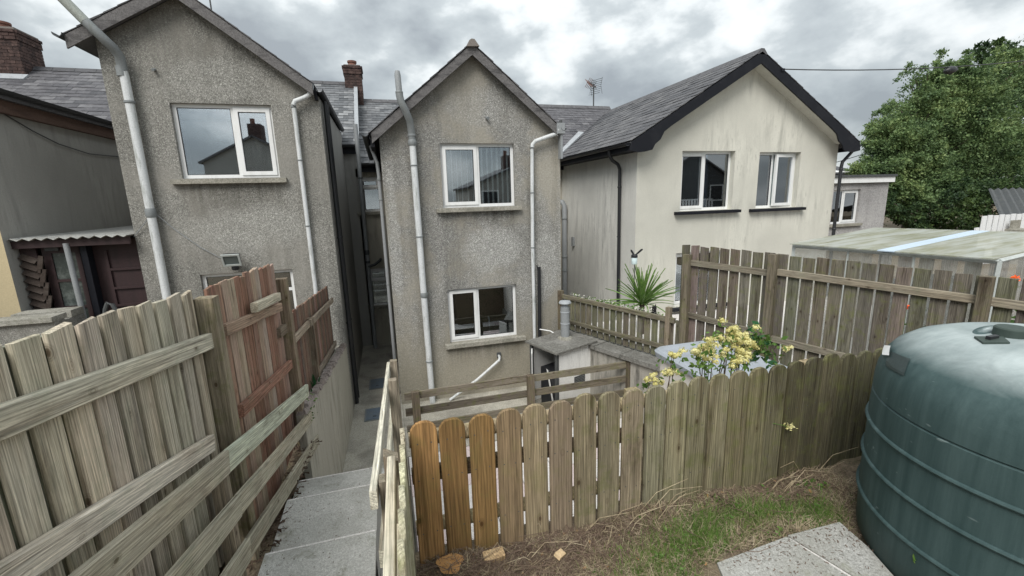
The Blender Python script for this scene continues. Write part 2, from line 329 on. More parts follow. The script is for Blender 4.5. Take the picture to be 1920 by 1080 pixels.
GLASS = m_glass(); GLASSB = m_glass('coated_window_glass', .30)
def m_sheet(name, c, streak, trans=.35):
    m = Mat(name, .35, .5); st = m.noise(m.coord('Object', (1.2, 9, 9), rot=(0, 0, R(21))), 1, 6, .65, .2)
    m.color(m.mix(m.ramp(st, [(.4, 0), (.66, 1)]), c, streak)); m.b.inputs['Alpha'].default_value = 1-trans; return m.m
POLY = m_sheet('polycarbonate_sheet', (.50,.52,.48), (.26,.26,.14), .38); POLYB = m_sheet('pale_blue_sheet', (.55,.66,.78), (.5,.6,.7), .05); POLYW = m_sheet('clear_side_sheet', (.5,.52,.5), (.33,.32,.28), .75)
ALU = m_plain('aluminium_frame', (.42,.45,.44), .45, .5, (.3,.32,.3), .5)
def m_tank():
    m = Mat('green_tank_plastic', .6, .22); w = m.coord('Object'); st = m.noise(m.coord('Object', (13, 13, .9)), 1, 6, .7, .2); b = m.noise(w, 2.2, 6, .6, .4); f = m.noise(w, 90, 2, .6)
    a = m.mix(m.ramp(st, [(.35, 0), (.7, 1)]), (.034,.062,.063), (.066,.105,.106))
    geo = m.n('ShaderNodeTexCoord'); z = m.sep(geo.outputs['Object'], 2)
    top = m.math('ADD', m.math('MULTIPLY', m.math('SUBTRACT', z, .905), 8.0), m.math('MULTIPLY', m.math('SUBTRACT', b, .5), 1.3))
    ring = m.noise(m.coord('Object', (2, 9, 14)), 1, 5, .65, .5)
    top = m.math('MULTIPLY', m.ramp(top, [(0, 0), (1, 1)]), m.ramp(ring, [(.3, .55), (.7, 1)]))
    a = m.mix(top, a, (.56,.62,.62))                            # paler colour towards the top of the dome, broken up by noise
    bz = m.math('ADD', m.math('MULTIPLY', z, -3.2), m.math('ADD', .35, m.math('MULTIPLY', m.math('SUBTRACT', st, .5), 1.6)))
    a = m.mix(m.math('MULTIPLY', m.ramp(bz, [(0, 0), (.6, 1)]), .55), a, (.045,.05,.035))          # splashed mud and algae at the foot
    sc_ = m.noise(m.coord('Object', (40, 6, 30), rot=(.3, .4, .2)), 1, 2, .5); a = m.mix(m.math('MULTIPLY', m.ramp(sc_, [(.70, 0), (.76, 1)]), .3), a, (.35,.42,.42))
    m.color(a); m.bump(m.math('ADD', b, m.math('MULTIPLY', f, .1)), .25, .02); return m.m
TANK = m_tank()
def m_leaf(name, stops, sc=.8, rough=.55, trans=.25):
    m = Mat(name, rough, .3); w = m.coord('Object'); n1 = m.noise(w, sc, 3, .6); n2 = m.noise(w, sc*9, 2, .6)
    a = m.ramp(m.math('ADD', m.math('MULTIPLY', n1, .55), m.math('MULTIPLY', n2, .45)), stops); m.color(a)
    tr = m.n('ShaderNodeBsdfTranslucent'); m.l(a, tr.inputs[0]); mxs = m.n('ShaderNodeMixShader'); mxs.inputs[0].default_value = trans
    o = [q for q in m.t.nodes if q.type == 'OUTPUT_MATERIAL'][0]; m.l(m.b.outputs[0], mxs.inputs[1]); m.l(tr.outputs[0], mxs.inputs[2]); m.l(mxs.outputs[0], o.inputs[0]); return m.m
LEAF = m_leaf('ash_leaves', [(.36, (.06,.105,.05)), (.5, (.14,.215,.085)), (.64, (.27,.34,.13))])
LEAFD = m_leaf('dark_leaves', [(.36, (.022,.045,.022)), (.5, (.05,.09,.035)), (.64, (.12,.18,.055))])
PALMM = m_leaf('palm_leaf', [(.3, (.075,.15,.035)), (.5, (.13,.24,.055)), (.7, (.26,.36,.11))], 2)
BUSHM = m_leaf('bush_leaf', [(.3, (.05,.11,.025)), (.5, (.10,.19,.04)), (.7, (.20,.28,.07))], 6)
FERN = m_leaf('fern_leaf', [(.3, (.02,.075,.03)), (.5, (.03,.12,.045)), (.7, (.08,.17,.05))], 8)
FLOW = m_leaf('yellow_flower', [(.3, (.58,.52,.16)), (.5, (.74,.69,.32)), (.68, (.84,.81,.52))], 12, .7, .3)
ORNG = m_plain('orange_petal', (.85,.12,.02), .6, .3)
GRASS = m_leaf('green_grass', [(.3, (.065,.14,.022)), (.5, (.125,.23,.045)), (.68, (.27,.32,.11))], 5, .6, .3)
STRAW = m_leaf('dry_straw', [(.3, (.18,.135,.085)), (.5, (.34,.275,.18)), (.68, (.52,.45,.32))], 9, .8, .1)
TWIG = m_plain('brown_twig', (.13,.092,.07), .9, .15, (.24,.19,.145), .6, .3, (20,20,20))
BARK = m_plain('bark', (.09,.075,.06), .9, .15, (.05,.045,.035), .6, .3)
SOIL = m_concrete('garden_soil', (.10,.077,.055), (.22,.175,.125), (.14,.125,.075), 45, .5, (.055,.065,.022))
CUTW = None
def m_cut():
    m = Mat('fresh_cut_wood', .8, .2); w = m.coord('Object'); wv = m.n('ShaderNodeTexWave'); wv.wave_type = 'RINGS'; wv.rings_direction = 'Z'; m.l(w, wv.inputs['Vector'])
    wv.inputs['Scale'].default_value = 60; wv.inputs['Distortion'].default_value = 3; n = m.noise(w, 30, 4, .7)
    a = m.ramp(wv.outputs['Fac'], [(0, (.42,.22,.085)), (1, (.54,.31,.13))]); a = m.mix(m.ramp(n, [(.56, 0), (.64, 1)]), a, (.05,.03,.02)); m.color(a); return m.m
CUTW = m_cut()
LIDM = m_plain('pale_blue_lid_plastic', (.33,.36,.40), .5, .3, (.24,.255,.27), .6, .06, (3,3,3))
BODYM = m_plain('beige_tank_plastic', (.66,.63,.585), .55, .3, (.5,.47,.42), .4, .05)
CORR = m_plain('corrugated_sheet', (.42,.42,.40), .5, .5, (.10,.10,.09), .75, .2, (16,1.2,3))
WHITEP = m_plain('white_painted_wood', (.72,.73,.74), .6, .3, (.5,.5,.48), .4)

# ------------------------------------------------------------------ boards
BC = {}
def board_mesh(w, t, Ln, mat, style='flat', var=0):
    k = (round(w, 3), round(t, 3), round(Ln, 2), mat.name, style, var)
    if k in BC: return BC[k]
    rr = random.Random(hash((k[0], k[2], var)) & 0xffff); mb = MB(); c = min(.004, t*.25)
    if style == 'round':                                     # picket with a half-round head
        r = w/2; prof = [(-r, 0), (r, 0)]+[(r*math.cos(a), Ln-r*.9+r*.9*math.sin(a)) for a in [math.pi*i/9 for i in range(10)]]
        n = len(prof); ins = .93
        cx, cz = 0, Ln/2
        f0 = [(x, -t/2+c, z) for x, z in prof]; f1 = [(x, t/2-c, z) for x, z in prof]
        g0 = [(x*ins, -t/2, min(z, Ln-c)) for x, z in prof]; g1 = [(x*ins, t/2, min(z, Ln-c)) for x, z in prof]
        vs = g0+f0+f1+g1; fs = [tuple(range(n)), tuple(range(3*n, 4*n))[::-1]]
        for q in range(3):
            for i in range(n): fs.append((q*n+(i+1) % n, q*n+i, (q+1)*n+i, (q+1)*n+(i+1) % n))
        mb.add(vs, fs)
    else:
        sec = [(-w/2, -t/2+c), (-w/2+c, -t/2), (w/2-c, -t/2), (w/2, -t/2+c), (w/2, t/2-c), (w/2-c, t/2), (-w/2+c, t/2), (-w/2, t/2-c)]
        zs = [0, Ln*.5, Ln]; j = .0025; vs = []
        sl_ = rr.uniform(-.006, .006) if style == 'jag' else 0
        for i, z in enumerate(zs):
            ox, oy = rr.uniform(-j, j), rr.uniform(-j, j)
            for x, y in sec:
                dz = 0
                if i == 2 and style == 'jag': dz = x/w*2*sl_ + rr.uniform(-.004, .004)
                if i == 2 and style == 'cham': dz = -.03 if y > 0 else 0
                vs.append((x+ox, y+oy, z+dz))
        fs = [tuple(range(8))[::-1], tuple(range(16, 24))]
        for i in range(2):
            for q in range(8): fs.append((i*8+q, i*8+(q+1) % 8, i*8+8+(q+1) % 8, i*8+8+q))
        mb.add(vs, fs)
    BC[k] = mb.mesh('board', mat); return BC[k]
def board(name, p0, p1, w, t, nrm, parent, color, mat=None, style='flat', var=None):
    p0, p1 = Vector(p0), Vector(p1); z = (p1-p0); Ln = z.length; z.normalize(); y = Vector(nrm); y = (y-z*y.dot(z)).normalized(); x = y.cross(z)
    M = Matrix(((x.x, y.x, z.x, p0.x), (x.y, y.y, z.y, p0.y), (x.z, y.z, z.z, p0.z), (0, 0, 0, 1)))
    o = bpy.data.objects.new(name, board_mesh(w, t, Ln, mat or WOOD, style, random.randrange(4) if var is None else var))
    return link(o, parent, M, tuple(min(.85, v*1.55) for v in color) if mat is not WHITEP else color)
def jit(c, a=.12): k = 1+random.uniform(-a, a); return tuple(max(0, v*k*(1+random.uniform(-a*.4, a*.4))) for v in c)

# ------------------------------------------------------------------ building helpers
def wall_front(mb, x0, x1, z0, top, holes, y, depth=.12):
    """front wall facing -Y between x0 and x1; top = [(x,z)...] roofline, holes = [(x0,x1,z0,z1)]"""
    def zt(x):
        for (a, za), (b, zb) in zip(top, top[1:]):
            if a-1e-6 <= x <= b+1e-6: return za+(zb-za)*(x-a)/(b-a)
        return top[-1][1] if x > top[-1][0] else top[0][1]
    xs = sorted({x0, x1} | {h[0] for h in holes} | {h[1] for h in holes} | {x for x, z in top if x0 < x < x1})
    for a, b in zip(xs, xs[1:]):
        hs = sorted([h for h in holes if h[0] <= a+1e-6 and h[1] >= b-1e-6], key=lambda h: h[2]); z = z0
        for h in hs: mb.quad((a, y, z), (b, y, z), (b, y, h[2]), (a, y, h[2])); z = h[3]
        mb.quad((a, y, z), (b, y, z), (b, y, zt(b)), (a, y, zt(a)))
    for (a, b, c, d) in holes:
        Y = y+depth
        mb.quad((a, y, c), (b, y, c), (b, Y, c), (a, Y, c)); mb.quad((a, y, d), (a, Y, d), (b, Y, d), (b, y, d))
        mb.quad((a, y, c), (a, Y, c), (a, Y, d), (a, y, d)); mb.quad((b, y, c), (b, y, d), (b, Y, d), (b, Y, c))
def window(parent, x0, x1, z0, z1, y, split=.5, sash='L', fw_=.055, sill=None, transom=None, openr=0.0, glass=None):
    f = MB(); Y0, Y1 = y, y+.065
    f.box(x0, x0+fw_, Y0, Y1, z0, z1); f.box(x1-fw_, x1, Y0, Y1, z0, z1); f.box(x0+fw_, x1-fw_, Y0, Y1, z0, z0+fw_); f.box(x0+fw_, x1-fw_, Y0, Y1, z1-fw_, z1)
    lights = []
    if split:
        xm = x0+(x1-x0)*split; f.box(xm-fw_/2, xm+fw_/2, Y0+.002, Y1-.002, z0+fw_, z1-fw_); lights = [('L', x0+fw_, xm-fw_/2, z0+fw_, z1-fw_), ('R', xm+fw_/2, x1-fw_, z0+fw_, z1-fw_)]
    if transom:
        zm = z0+(z1-z0)*transom; f.box(x0+fw_, x1-fw_, Y0+.002, Y1-.002, zm-fw_/2, zm+fw_/2); lights = [('B', x0+fw_, x1-fw_, z0+fw_, zm-fw_/2), ('T', x0+fw_, x1-fw_, zm+fw_/2, z1-fw_)]
    w = f.build('window', PVC, parent)
    for nm, a, b, c, d in lights:
        p = MB(); g = MB(); s_ = .048; ysh = 0
        if nm in sash:
            g.box(a-.012, a+s_, Y0-.018, Y0+.03, c-.012, d+.012); g.box(b-s_, b+.012, Y0-.018, Y0+.03, c-.012, d+.012); g.box(a+s_, b-s_, Y0-.018, Y0+.03, c-.012, c+s_); g.box(a+s_, b-s_, Y0-.018, Y0+.03, d-s_, d+.012)
            a2, b2, c2, d2 = a+s_, b-s_, c+s_, d-s_
        else: a2, b2, c2, d2 = a, b, c, d
        p.box(a2, b2, Y0+.015, Y0+.021, c2, d2)
        if openr and nm in sash:
            piv = Vector((b, Y0, 0)); Q = Matrix.Translation(piv) @ Matrix.Rotation(openr, 4, 'Z') @ Matrix.Translation(-piv)
            for q in (p, g): q.v = [tuple(Q @ Vector(v)) for v in q.v]
        if g.v: g.build('sash', PVC, w)
        p.build('pane', glass or GLASS, w)
        ga = MB(); gt = .008                                   # dark rubber gasket round each pane
        if not (openr and nm in sash):
            ga.box(a2, a2+gt, Y0+.005, Y0+.014, c2, d2); ga.box(b2-gt, b2, Y0+.005, Y0+.014, c2, d2); ga.box(a2+gt, b2-gt, Y0+.005, Y0+.014, c2, c2+gt); ga.box(a2+gt, b2-gt, Y0+.005, Y0+.014, d2-gt, d2)
            ga.build('gasket', BLACK, w)
    if sill:
        sx0, sx1, h, mat, yf = sill
        MB().add([(sx0,yf,z0-h),(sx1,yf,z0-h),(sx1,y+.05,z0-h),(sx0,y+.05,z0-h),(sx0,yf,z0-.014),(sx1,yf,z0-.014),(sx1,y+.05,z0-.001),(sx0,y+.05,z0-.001)],
                 [(3,2,1,0),(4,5,6,7),(0,1,5,4),(1,2,6,5),(2,3,7,6),(3,0,4,7)]).build('sill', mat, w)
    return w
def pipe(parent, pts, r, mat, joints=(), jmat=None, name='pipe', n=12):
    o = MB().tube(pts, r, n).build(name, mat, parent, smooth=True)
    r = r[0] if isinstance(r, (list, tuple)) else r
    for j in joints:
        z, x, y = j[2], j[0], j[1]; h = j[3] if len(j) > 3 else .035
        MB().tube([(x, y, z-h), (x, y, z-h*.6), (x, y, z+h*.6), (x, y, z+h)], [r*1.06, r*1.22, r*1.22, r*1.06], n).build('collar', jmat or PIPEJ, o, smooth=True)
    return o
SM = {}
def slate_roof(parent, origin, ax, upv, width, length, sw, exp_, mat, vis=lambda u, v: True, limit=300, th=.011):
    """lay slates course by course; visible ones are objects, the rest one joined part"""
    ax = Vector(ax).normalized(); upv = Vector(upv).normalized(); nr = ax.cross(upv).normalized()
    if nr.z < 0: nr = -nr
    Ls = exp_*1.7; rest = MB(); cnt = 0; origin = Vector(origin)
    rows = int(length/exp_)
    for i in range(rows+1):
        v = i*exp_; off = (sw/2 if i % 2 else 0)
        k = 0
        while True:
            u = k*sw-off; k += 1
            if u > width-.02: break
            a, b = max(u, 0), min(u+sw, width)
            if b-a < .04: continue
            ll = min(Ls, length-v+.02)
            if ll < .05: continue
            g = .004; w2 = b-a-g; d = random.uniform(-.003, .004); tl = random.uniform(-.006, .006)
            p = origin+ax*(a+g/2)+upv*(v+tl)+nr*d
            vis_ = vis((a+b)/2, v)
            key = (round(w2, 3), round(ll, 2), mat.name, random.randrange(3))
            vs = [(0,0,.013),(w2,0,.013),(w2,ll,.002),(0,ll,.002),(0,0,.013+th),(w2,0,.013+th),(w2,ll,.002+th*.6),(0,ll,.002+th*.6)]
            fs = [(3,2,1,0),(4,5,6,7),(0,1,5,4),(1,2,6,5),(2,3,7,6),(3,0,4,7)]
            M = Matrix(((ax.x, upv.x, nr.x, p.x), (ax.y, upv.y, nr.y, p.y), (ax.z, upv.z, nr.z, p.z), (0, 0, 0, 1)))
            if vis_ and cnt < limit:
                if key not in SM:
                    rr = random.Random(str(key)); vv = [(x+rr.uniform(-.003, .003), y+(rr.uniform(-.008, .004) if y == 0 else 0), z) for x, y, z in vs]
                    SM[key] = MB().add(vv, fs).mesh('slate', mat)
                link(bpy.data.objects.new('slate', SM[key]), parent, M); cnt += 1
            else: rest.add([M @ Vector(q) for q in vs], fs)
    if rest.v: tag(rest.build('slate_courses', mat, parent), kind='stuff')
def chimney(parent, x0, x1, y0, y1, z0, z1, pots, big=False):
    c = MB().box(x0+.012, x1-.012, y0+.012, y1-.012, z0, z1).build('chimney', MORTAR, parent)
    b = MB(); ch = .078; n = int((z1-z0)/ch)
    for i in range(n):
        za, zb = z0+i*ch+.005, z0+(i+1)*ch-.005; o = .025 if i in (n-3, n-2) else 0
        if i == n-1: o = .045
        for (ax, a0, a1) in (('x', x0, x1), ('y', y0, y1)):
            u = a0-(.11 if i % 2 else 0)
            while u < a1:
                p, q = max(u+.004, a0), min(u+.216, a1); u += .22; j = random.uniform(0, .006)+o
                if q-p < .03: continue
                if ax == 'x': b.box(p, q, y0-j, y0+.05, za, zb)
                else: b.box(x0-j, x0+.05, p, q, za, zb); b.box(x1-.05, x1+j, p, q, za, zb)
    tag(b.build('brickwork', BRICK, c), kind='stuff')
    for (px, py, r, h) in pots: MB().lathe((px, py, z1), [(0, 0), (r*1.15, 0), (r*1.15, .05), (r, .07), (r*.92, h-.06), (r*1.12, h-.05), (r*1.12, h), (r*.8, h), (r*.8, h-.1), (0, h-.1)], 16).build('chimney_pot', POT, c, smooth=True)
    return c
def slab_roof(mb, pts, th=.08):                               # pts: 4 corners of a roof plane, thickness downwards
    p = [Vector(q) for q in pts]; n = (p[1]-p[0]).cross(p[3]-p[0]).normalized()
    if n.z > 0: n = -n
    mb.prism(p, n*th)
def barge(parent, pl, pr, y, drop, mat, th=.03):              # sloping verge board between two points in the plane Y=y
    mb = MB(); mb.prism([(pl[0], y, pl[1]), (pl[0], y, pl[1]-drop), (pr[0], y, pr[1]-drop), (pr[0], y, pr[1])], (0, th, 0)); return mb.build('barge_board', mat, parent)
def gutter(parent, a, b, r, mat, name='gutter'):
    a, b = Vector(a), Vector(b); t = (b-a).normalized(); s = t.cross(Vector((0,0,1))).normalized(); vs = []; n = 9
    for p in (a, b):
        for k in range(n): th = math.pi*k/(n-1); vs.append(p+s*r*math.cos(th)-Vector((0,0,1))*r*math.sin(th))
        for k in range(n): th = math.pi*(n-1-k)/(n-1); vs.append(p+s*r*.86*math.cos(th)-Vector((0,0,1))*r*.86*math.sin(th))
    m = 2*n; fs = [(k, (k+1) % m, m+(k+1) % m, m+k) for k in range(m)]+[tuple(range(m)), tuple(range(m, 2*m))[::-1]]
    return MB().add(vs, fs).build(name, mat, parent, smooth=True)

# ================================================================== SETTING
GZ = -3.85                                                     # yard level (camera is at z = 0)
structure(MB().box(-80, 80, -60, 90, GZ-.5, GZ-.06).build('ground', BASEG))
# yard path between the houses and beside the wall
structure(MB().box(-1.0, .03, 5.6, 12.2, GZ-.2, GZ).build('path', PATH))
structure(MB().box(.034, 3.9, 6.35, 8.2, GZ-.2, GZ-.004).build('yard_concrete', PATH))
cy = structure(MB().box(.034, 4.6, 1.95, 6.34, GZ-.2, GZ-.034).build('courtyard', MORTAR))
for i in range(9):
    for j in range(9):
        x, y = .05+i*.5, 1.97+j*.485
        z = random.uniform(0, .006); MB().box(x, x+.488, y, y+.473, GZ-.03, GZ+z-.006).build('paving_slab', PAVEP if random.random() < .3 else PAVE, cy)
# steps down from the garden
st = structure(MB().box(-.93, -.235, -1.5, 2.60, -3.9, -2.26).build('stairs', STEP))
def step(x0, x1, y0, y1, z, zb):
    c = .012; o = MB().add([(x0,y0,zb),(x1,y0,zb),(x1,y1,zb),(x0,y1,zb),(x0,y0,z),(x1,y0,z),(x1,y1-c,z),(x0,y1-c,z),(x1,y1,z-c),(x0,y1,z-c)],
        [(3,2,1,0),(4,5,6,7),(0,1,5,4),(1,2,8,6,5),(7,6,8,9),(2,3,9,8),(3,0,4,7,9)]); o.build('step', STEP, st)
step(-.93, -.235, .2, 2.065, -2.2, -2.45); step(-.925, -.235, 2.07, 2.815, -2.206, -2.5); step(-.93, -.24, 2.825, 3.475, -2.29, -2.8); step(-.94, -.25, 3.48, 3.925, -2.42, -3.0)
for (ya, z_, xa, xb) in ((2.812,-2.206,-.925,-.235),(3.472,-2.29,-.93,-.24),(3.922,-2.42,-.94,-.25)): MB().box(xa+.01, xb-.005, ya-.028, ya-.0125, z_+.0008, z_+.002).build('worn_edge', PAVE, st)
mj = MB()
for i in range(120):
    x = random.uniform(-.92, -.25); yy, zz3 = random.choice([(2.066, -2.203), (2.82, -2.29), (3.477, -2.42)]); mj.box(x, x+random.uniform(.004,.02), yy-.006, yy+random.uniform(.004,.012), zz3-.002, zz3+random.uniform(.002,.008))
tag(mj.build('moss', m_plain('joint_moss', (.05,.06,.025), .95, .1, (.09,.07,.04), .6), st), kind='stuff')
for k in range(6): step(-.95, -.2, 3.93+.28*k, 3.93+.28*(k+1)-.003, -2.42-.204*(k+1), -3.95)
# soil strip between steps and left fence, then the neighbour's ground beyond the fence
def slope_strip(name, x0, x1, prof, mat, dx=.1, amp=.02):
    vs = []; fs = []; nx = max(2, int((x1-x0)/dx)); ny = len(prof)
    for (y, z) in prof:
        for i in range(nx+1): vs.append((x0+(x1-x0)*i/nx, y, z+random.uniform(-amp, amp)))
    for j in range(ny-1):
        for i in range(nx): a = j*(nx+1)+i; fs.append((a, a+1, a+nx+2, a+nx+1))
    return structure(MB().add(vs, fs).build(name, mat))
prof = [(y, -2.0-.0 if y < 1 else -2.02-.115*(y-1)) for y in [i*.15 for i in range(-8, 56)]]
slope_strip('soil_strip', -1.2, -.928, [(y, z-.05) for y, z in prof if y < 4.75], SOIL, .05, .025)
slope_strip('soil_bank', -1.2, -.97, [(y, -2.18-.12*(y-4.6)) for y in [4.7+.15*i for i in range(24)]], SOIL, .06, .025)
slope_strip('neighbour_ground', -12, -1.2, [(y, -1.8-.115*max(0, y)) for y in [-2+.5*i for i in range(21)]], SOIL, .5, .02)
# garden: lawn soil at z=-1.6, bank behind the picket fence on the right
gx = np.linspace(-.05, 3.2, 66); gy = np.linspace(-2.5, 1.84, 80); vs = []; fs = []
def gh(x, y): return -1.615+.02*math.sin(5*x+1.3)*math.cos(4.1*y)+.012*math.sin(13*x+7*y)-.05*max(0, (.35-x))*max(0, y-1.2)
for y in gy:
    for x in gx: vs.append((x, y, gh(x, y)+random.uniform(-.006, .006)))
for j in range(79):
    for i in range(65): a = j*66+i; fs.append((a, a+1, a+67, a+66))
structure(MB().add(vs, fs).build('garden_soil', SOIL))
structure(MB().box(-.06, 3.2, -2.5, 1.842, -3.9, -1.72).build('garden_terrace', WALLR))
structure(MB().box(1.95, 5.2, 1.86, 3.3, -3.9, -2.2).build('planting_bank', SOIL))
structure(MB().box(3.21, 9, -3, 1.855, -3.9, -1.95).build('side_bank', SOIL))
# neighbour's garden beyond the right fence
nb = MB(); nb.prism([(3.62,8.2,-3.9),(5.75,2.6,-3.9),(7.6,-3,-3.9),(40,-3,-3.9),(40,30,-3.9),(10.6,30,-3.9),(10.6,8.2,-3.9)], (0,0,1.25)); structure(nb.build('neighbour_garden', PAVE))
hedge_floor = structure(MB().box(10.6, 60, 2, 60, -3.9, -1.9).build('neighbour_field', SOIL))

# ================================================================== HOUSES
def gable_house(root, X0, X1, apex, eL, eR, Yf, Yb, holes, mat, ov=.1, th=.09, zbase=GZ-.06):
    sl_ = lambda x: apex[1]+(x-apex[0])*((apex[1]-eL[1])/(apex[0]-eL[0]) if x < apex[0] else (eR[1]-apex[1])/(eR[0]-apex[0]))
    top = [(X0, sl_(X0)-th*1.3), (apex[0], apex[1]-th*1.3), (X1, sl_(X1)-th*1.3)]
    mb = MB(); wall_front(mb, X0, X1, zbase, top, holes, Yf)
    mb.quad((X0, Yb, zbase), (X0, Yf, zbase), (X0, Yf, top[0][1]), (X0, Yb, top[0][1])); mb.quad((X1, Yf, zbase), (X1, Yb, zbase), (X1, Yb, top[2][1]), (X1, Yf, top[2][1]))
    mb.build('outshot_wall', mat, root)
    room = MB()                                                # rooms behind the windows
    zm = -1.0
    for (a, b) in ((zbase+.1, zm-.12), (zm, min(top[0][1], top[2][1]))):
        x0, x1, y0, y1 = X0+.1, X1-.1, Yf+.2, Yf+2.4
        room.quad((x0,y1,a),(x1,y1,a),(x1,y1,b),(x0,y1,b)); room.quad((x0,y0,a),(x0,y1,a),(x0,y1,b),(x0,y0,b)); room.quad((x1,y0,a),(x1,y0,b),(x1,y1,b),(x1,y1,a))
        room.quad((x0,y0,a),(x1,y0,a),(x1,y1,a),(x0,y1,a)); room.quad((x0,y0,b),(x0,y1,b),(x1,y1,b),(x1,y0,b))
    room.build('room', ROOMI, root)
    rf = MB(); ya, yb = Yf-ov, Yb+.3
    slab_roof(rf, [(eL[0], ya, eL[1]), (apex[0], ya, apex[1]), (apex[0], yb, apex[1]), (eL[0], yb, eL[1])], th)
    slab_roof(rf, [(apex[0], ya, apex[1]-.002), (eR[0], ya, eR[1]), (eR[0], yb, eR[1]), (apex[0], yb, apex[1]-.002)], th)
    roof = rf.build('roof', SLATED, root)
    return sl_, roof

# ---- left grey house (number one): big soil pipe and floodlight
H1 = thing('terraced_house', (-2.3, 8.2, GZ), 'grey pebbledashed house nearest the red fence, tall soil pipe rising past its gable', 'house')
h1h = [(-2.99, -1.6, .46, 1.58), (-2.98, -1.6, -2.25, -1.07)]
sl1, rf1 = gable_house(H1, -3.76, -.87, (-2.66, 3.17), (-4.02, 2.39), (-.93, 1.885), 8.2, 12.2, h1h, DASH1, ov=.16)
barge(H1, (-4.02, 2.385), (-2.66, 3.165), 8.01, .17, FASC); barge(H1, (-2.66, 3.165), (-.93, 1.88), 8.012, .17, FASC)
slate_roof(rf1, (-.93, 8.0, 1.885), (0,1,0), (-1.73,0,1.285), 4.3, 2.15, .3, .2, SLATED, lambda u, v: u < .3, 40)
slate_roof(rf1, (-4.02, 12.3, 2.39), (0,-1,0), (1.36,0,.78), 4.3, 1.55, .3, .2, SLATED, lambda u, v: u > 4, 40)
window(H1, -2.99, -1.6, .46, 1.58, 8.27, .585, 'R', sill=(-3.13, -1.5, .085, SILL, 8.12), glass=GLASSB)
w = window(H1, -2.98, -1.6, -2.25, -1.07, 8.27, None, '', sill=(-3.1, -1.5, .085, SILL, 8.12), transom=.7)
pipe(H1, [(-3.448,8.1,GZ), (-3.45,8.1,-1.4), (-3.45,8.1,1.9), (-3.46,8.1,2.0)], .058, PIPEW, [(-3.45,8.1,-.05,.07), (-3.45,8.1,1.55,.02)], name='soil_pipe')
pipe(H1, [(-3.455,8.1,1.98), (-3.455,8.08,2.16), (-3.475,8.0,2.25), (-3.53,7.93,2.33), (-3.63,7.9,2.46), (-3.70,7.9,2.545)], .062, PIPEJ, name='pipe_bend')
pipe(H1, [(-3.69,7.9,2.53), (-3.88,7.9,2.78), (-4.2,7.9,3.2)], .064, PIPEV, name='vent_pipe')
MB().tube([(-3.47,8.1,1.9),(-3.47,8.1,2.03)], .068, 12).build('collar', PIPEJ, H1, smooth=True)
pipe(H1, [(-.98,8.1,1.80), (-1.0,8.1,1.73), (-1.09,8.1,1.68), (-1.22,8.1,1.63), (-1.253,8.1,1.57)], .036, PIPEW, name='swan_neck')
pipe(H1, [(-1.253,8.13,1.58), (-1.26,8.13,.0), (-1.265,8.13,GZ+.1)], .034, PIPEW, [(-1.257,8.13,1.55,.02), (-1.257,8.13,.72,.012), (-1.262,8.13,-.35,.012)], name='downpipe')
MB().box(-1.0, -.92, 8.03, 8.12, 1.80, 1.91).build('hopper', PIPEG, H1)
gutter(H1, (-.83, 7.98, 1.80), (-.83, 12.1, 1.80), .055, BLACK); gutter(H1, (-4.07, 7.95, 2.40), (-4.07, 12.1, 2.40), .06, DARKF)
MB().box(-.925, -.885, 8.1, 12.1, 1.66, 1.84).build('fascia', BLACKP, H1)
for yy in (8.52, 8.78): pipe(H1, [(-.82,yy,1.72), (-.82,yy,.4), (-.82,yy,GZ+.02)], .034, BLACK, [(-.82,yy,-.6,.02), (-.82,yy,-2.2,.02)], BLACK, 'side_downpipe')
MB().quad((-.866,12.2,GZ),(-.866,8.46,GZ),(-.866,8.46,1.7),(-.866,12.2,1.7)).add([(-.868,12.2,GZ),(-.868,8.46,GZ),(-.868,8.46,1.7),(-.868,12.2,1.7)], [(3,2,1,0)]).build('side_render', GREYR, H1)
for (x, z) in ((-3.10, 2.02),): MB().tube([(x,8.22,z+.02),(x,8.13,z-.005)], .022, 8).build('overflow_pipe', PIPEJ, H1)
MB().tube([(-3.39,8.13,-.08),(-3.2,8.17,-.32),(-2.9,8.18,-.62),(-2.6,8.18,-.84),(-2.46,8.17,-.90)], .006, 5).build('cable', PIPEG, H1)
MB().tube([(-3.5,8.13,-.12),(-3.62,8.16,-.25),(-3.76,8.18,-.40)], .006, 5).build('cable', PIPEG, H1)
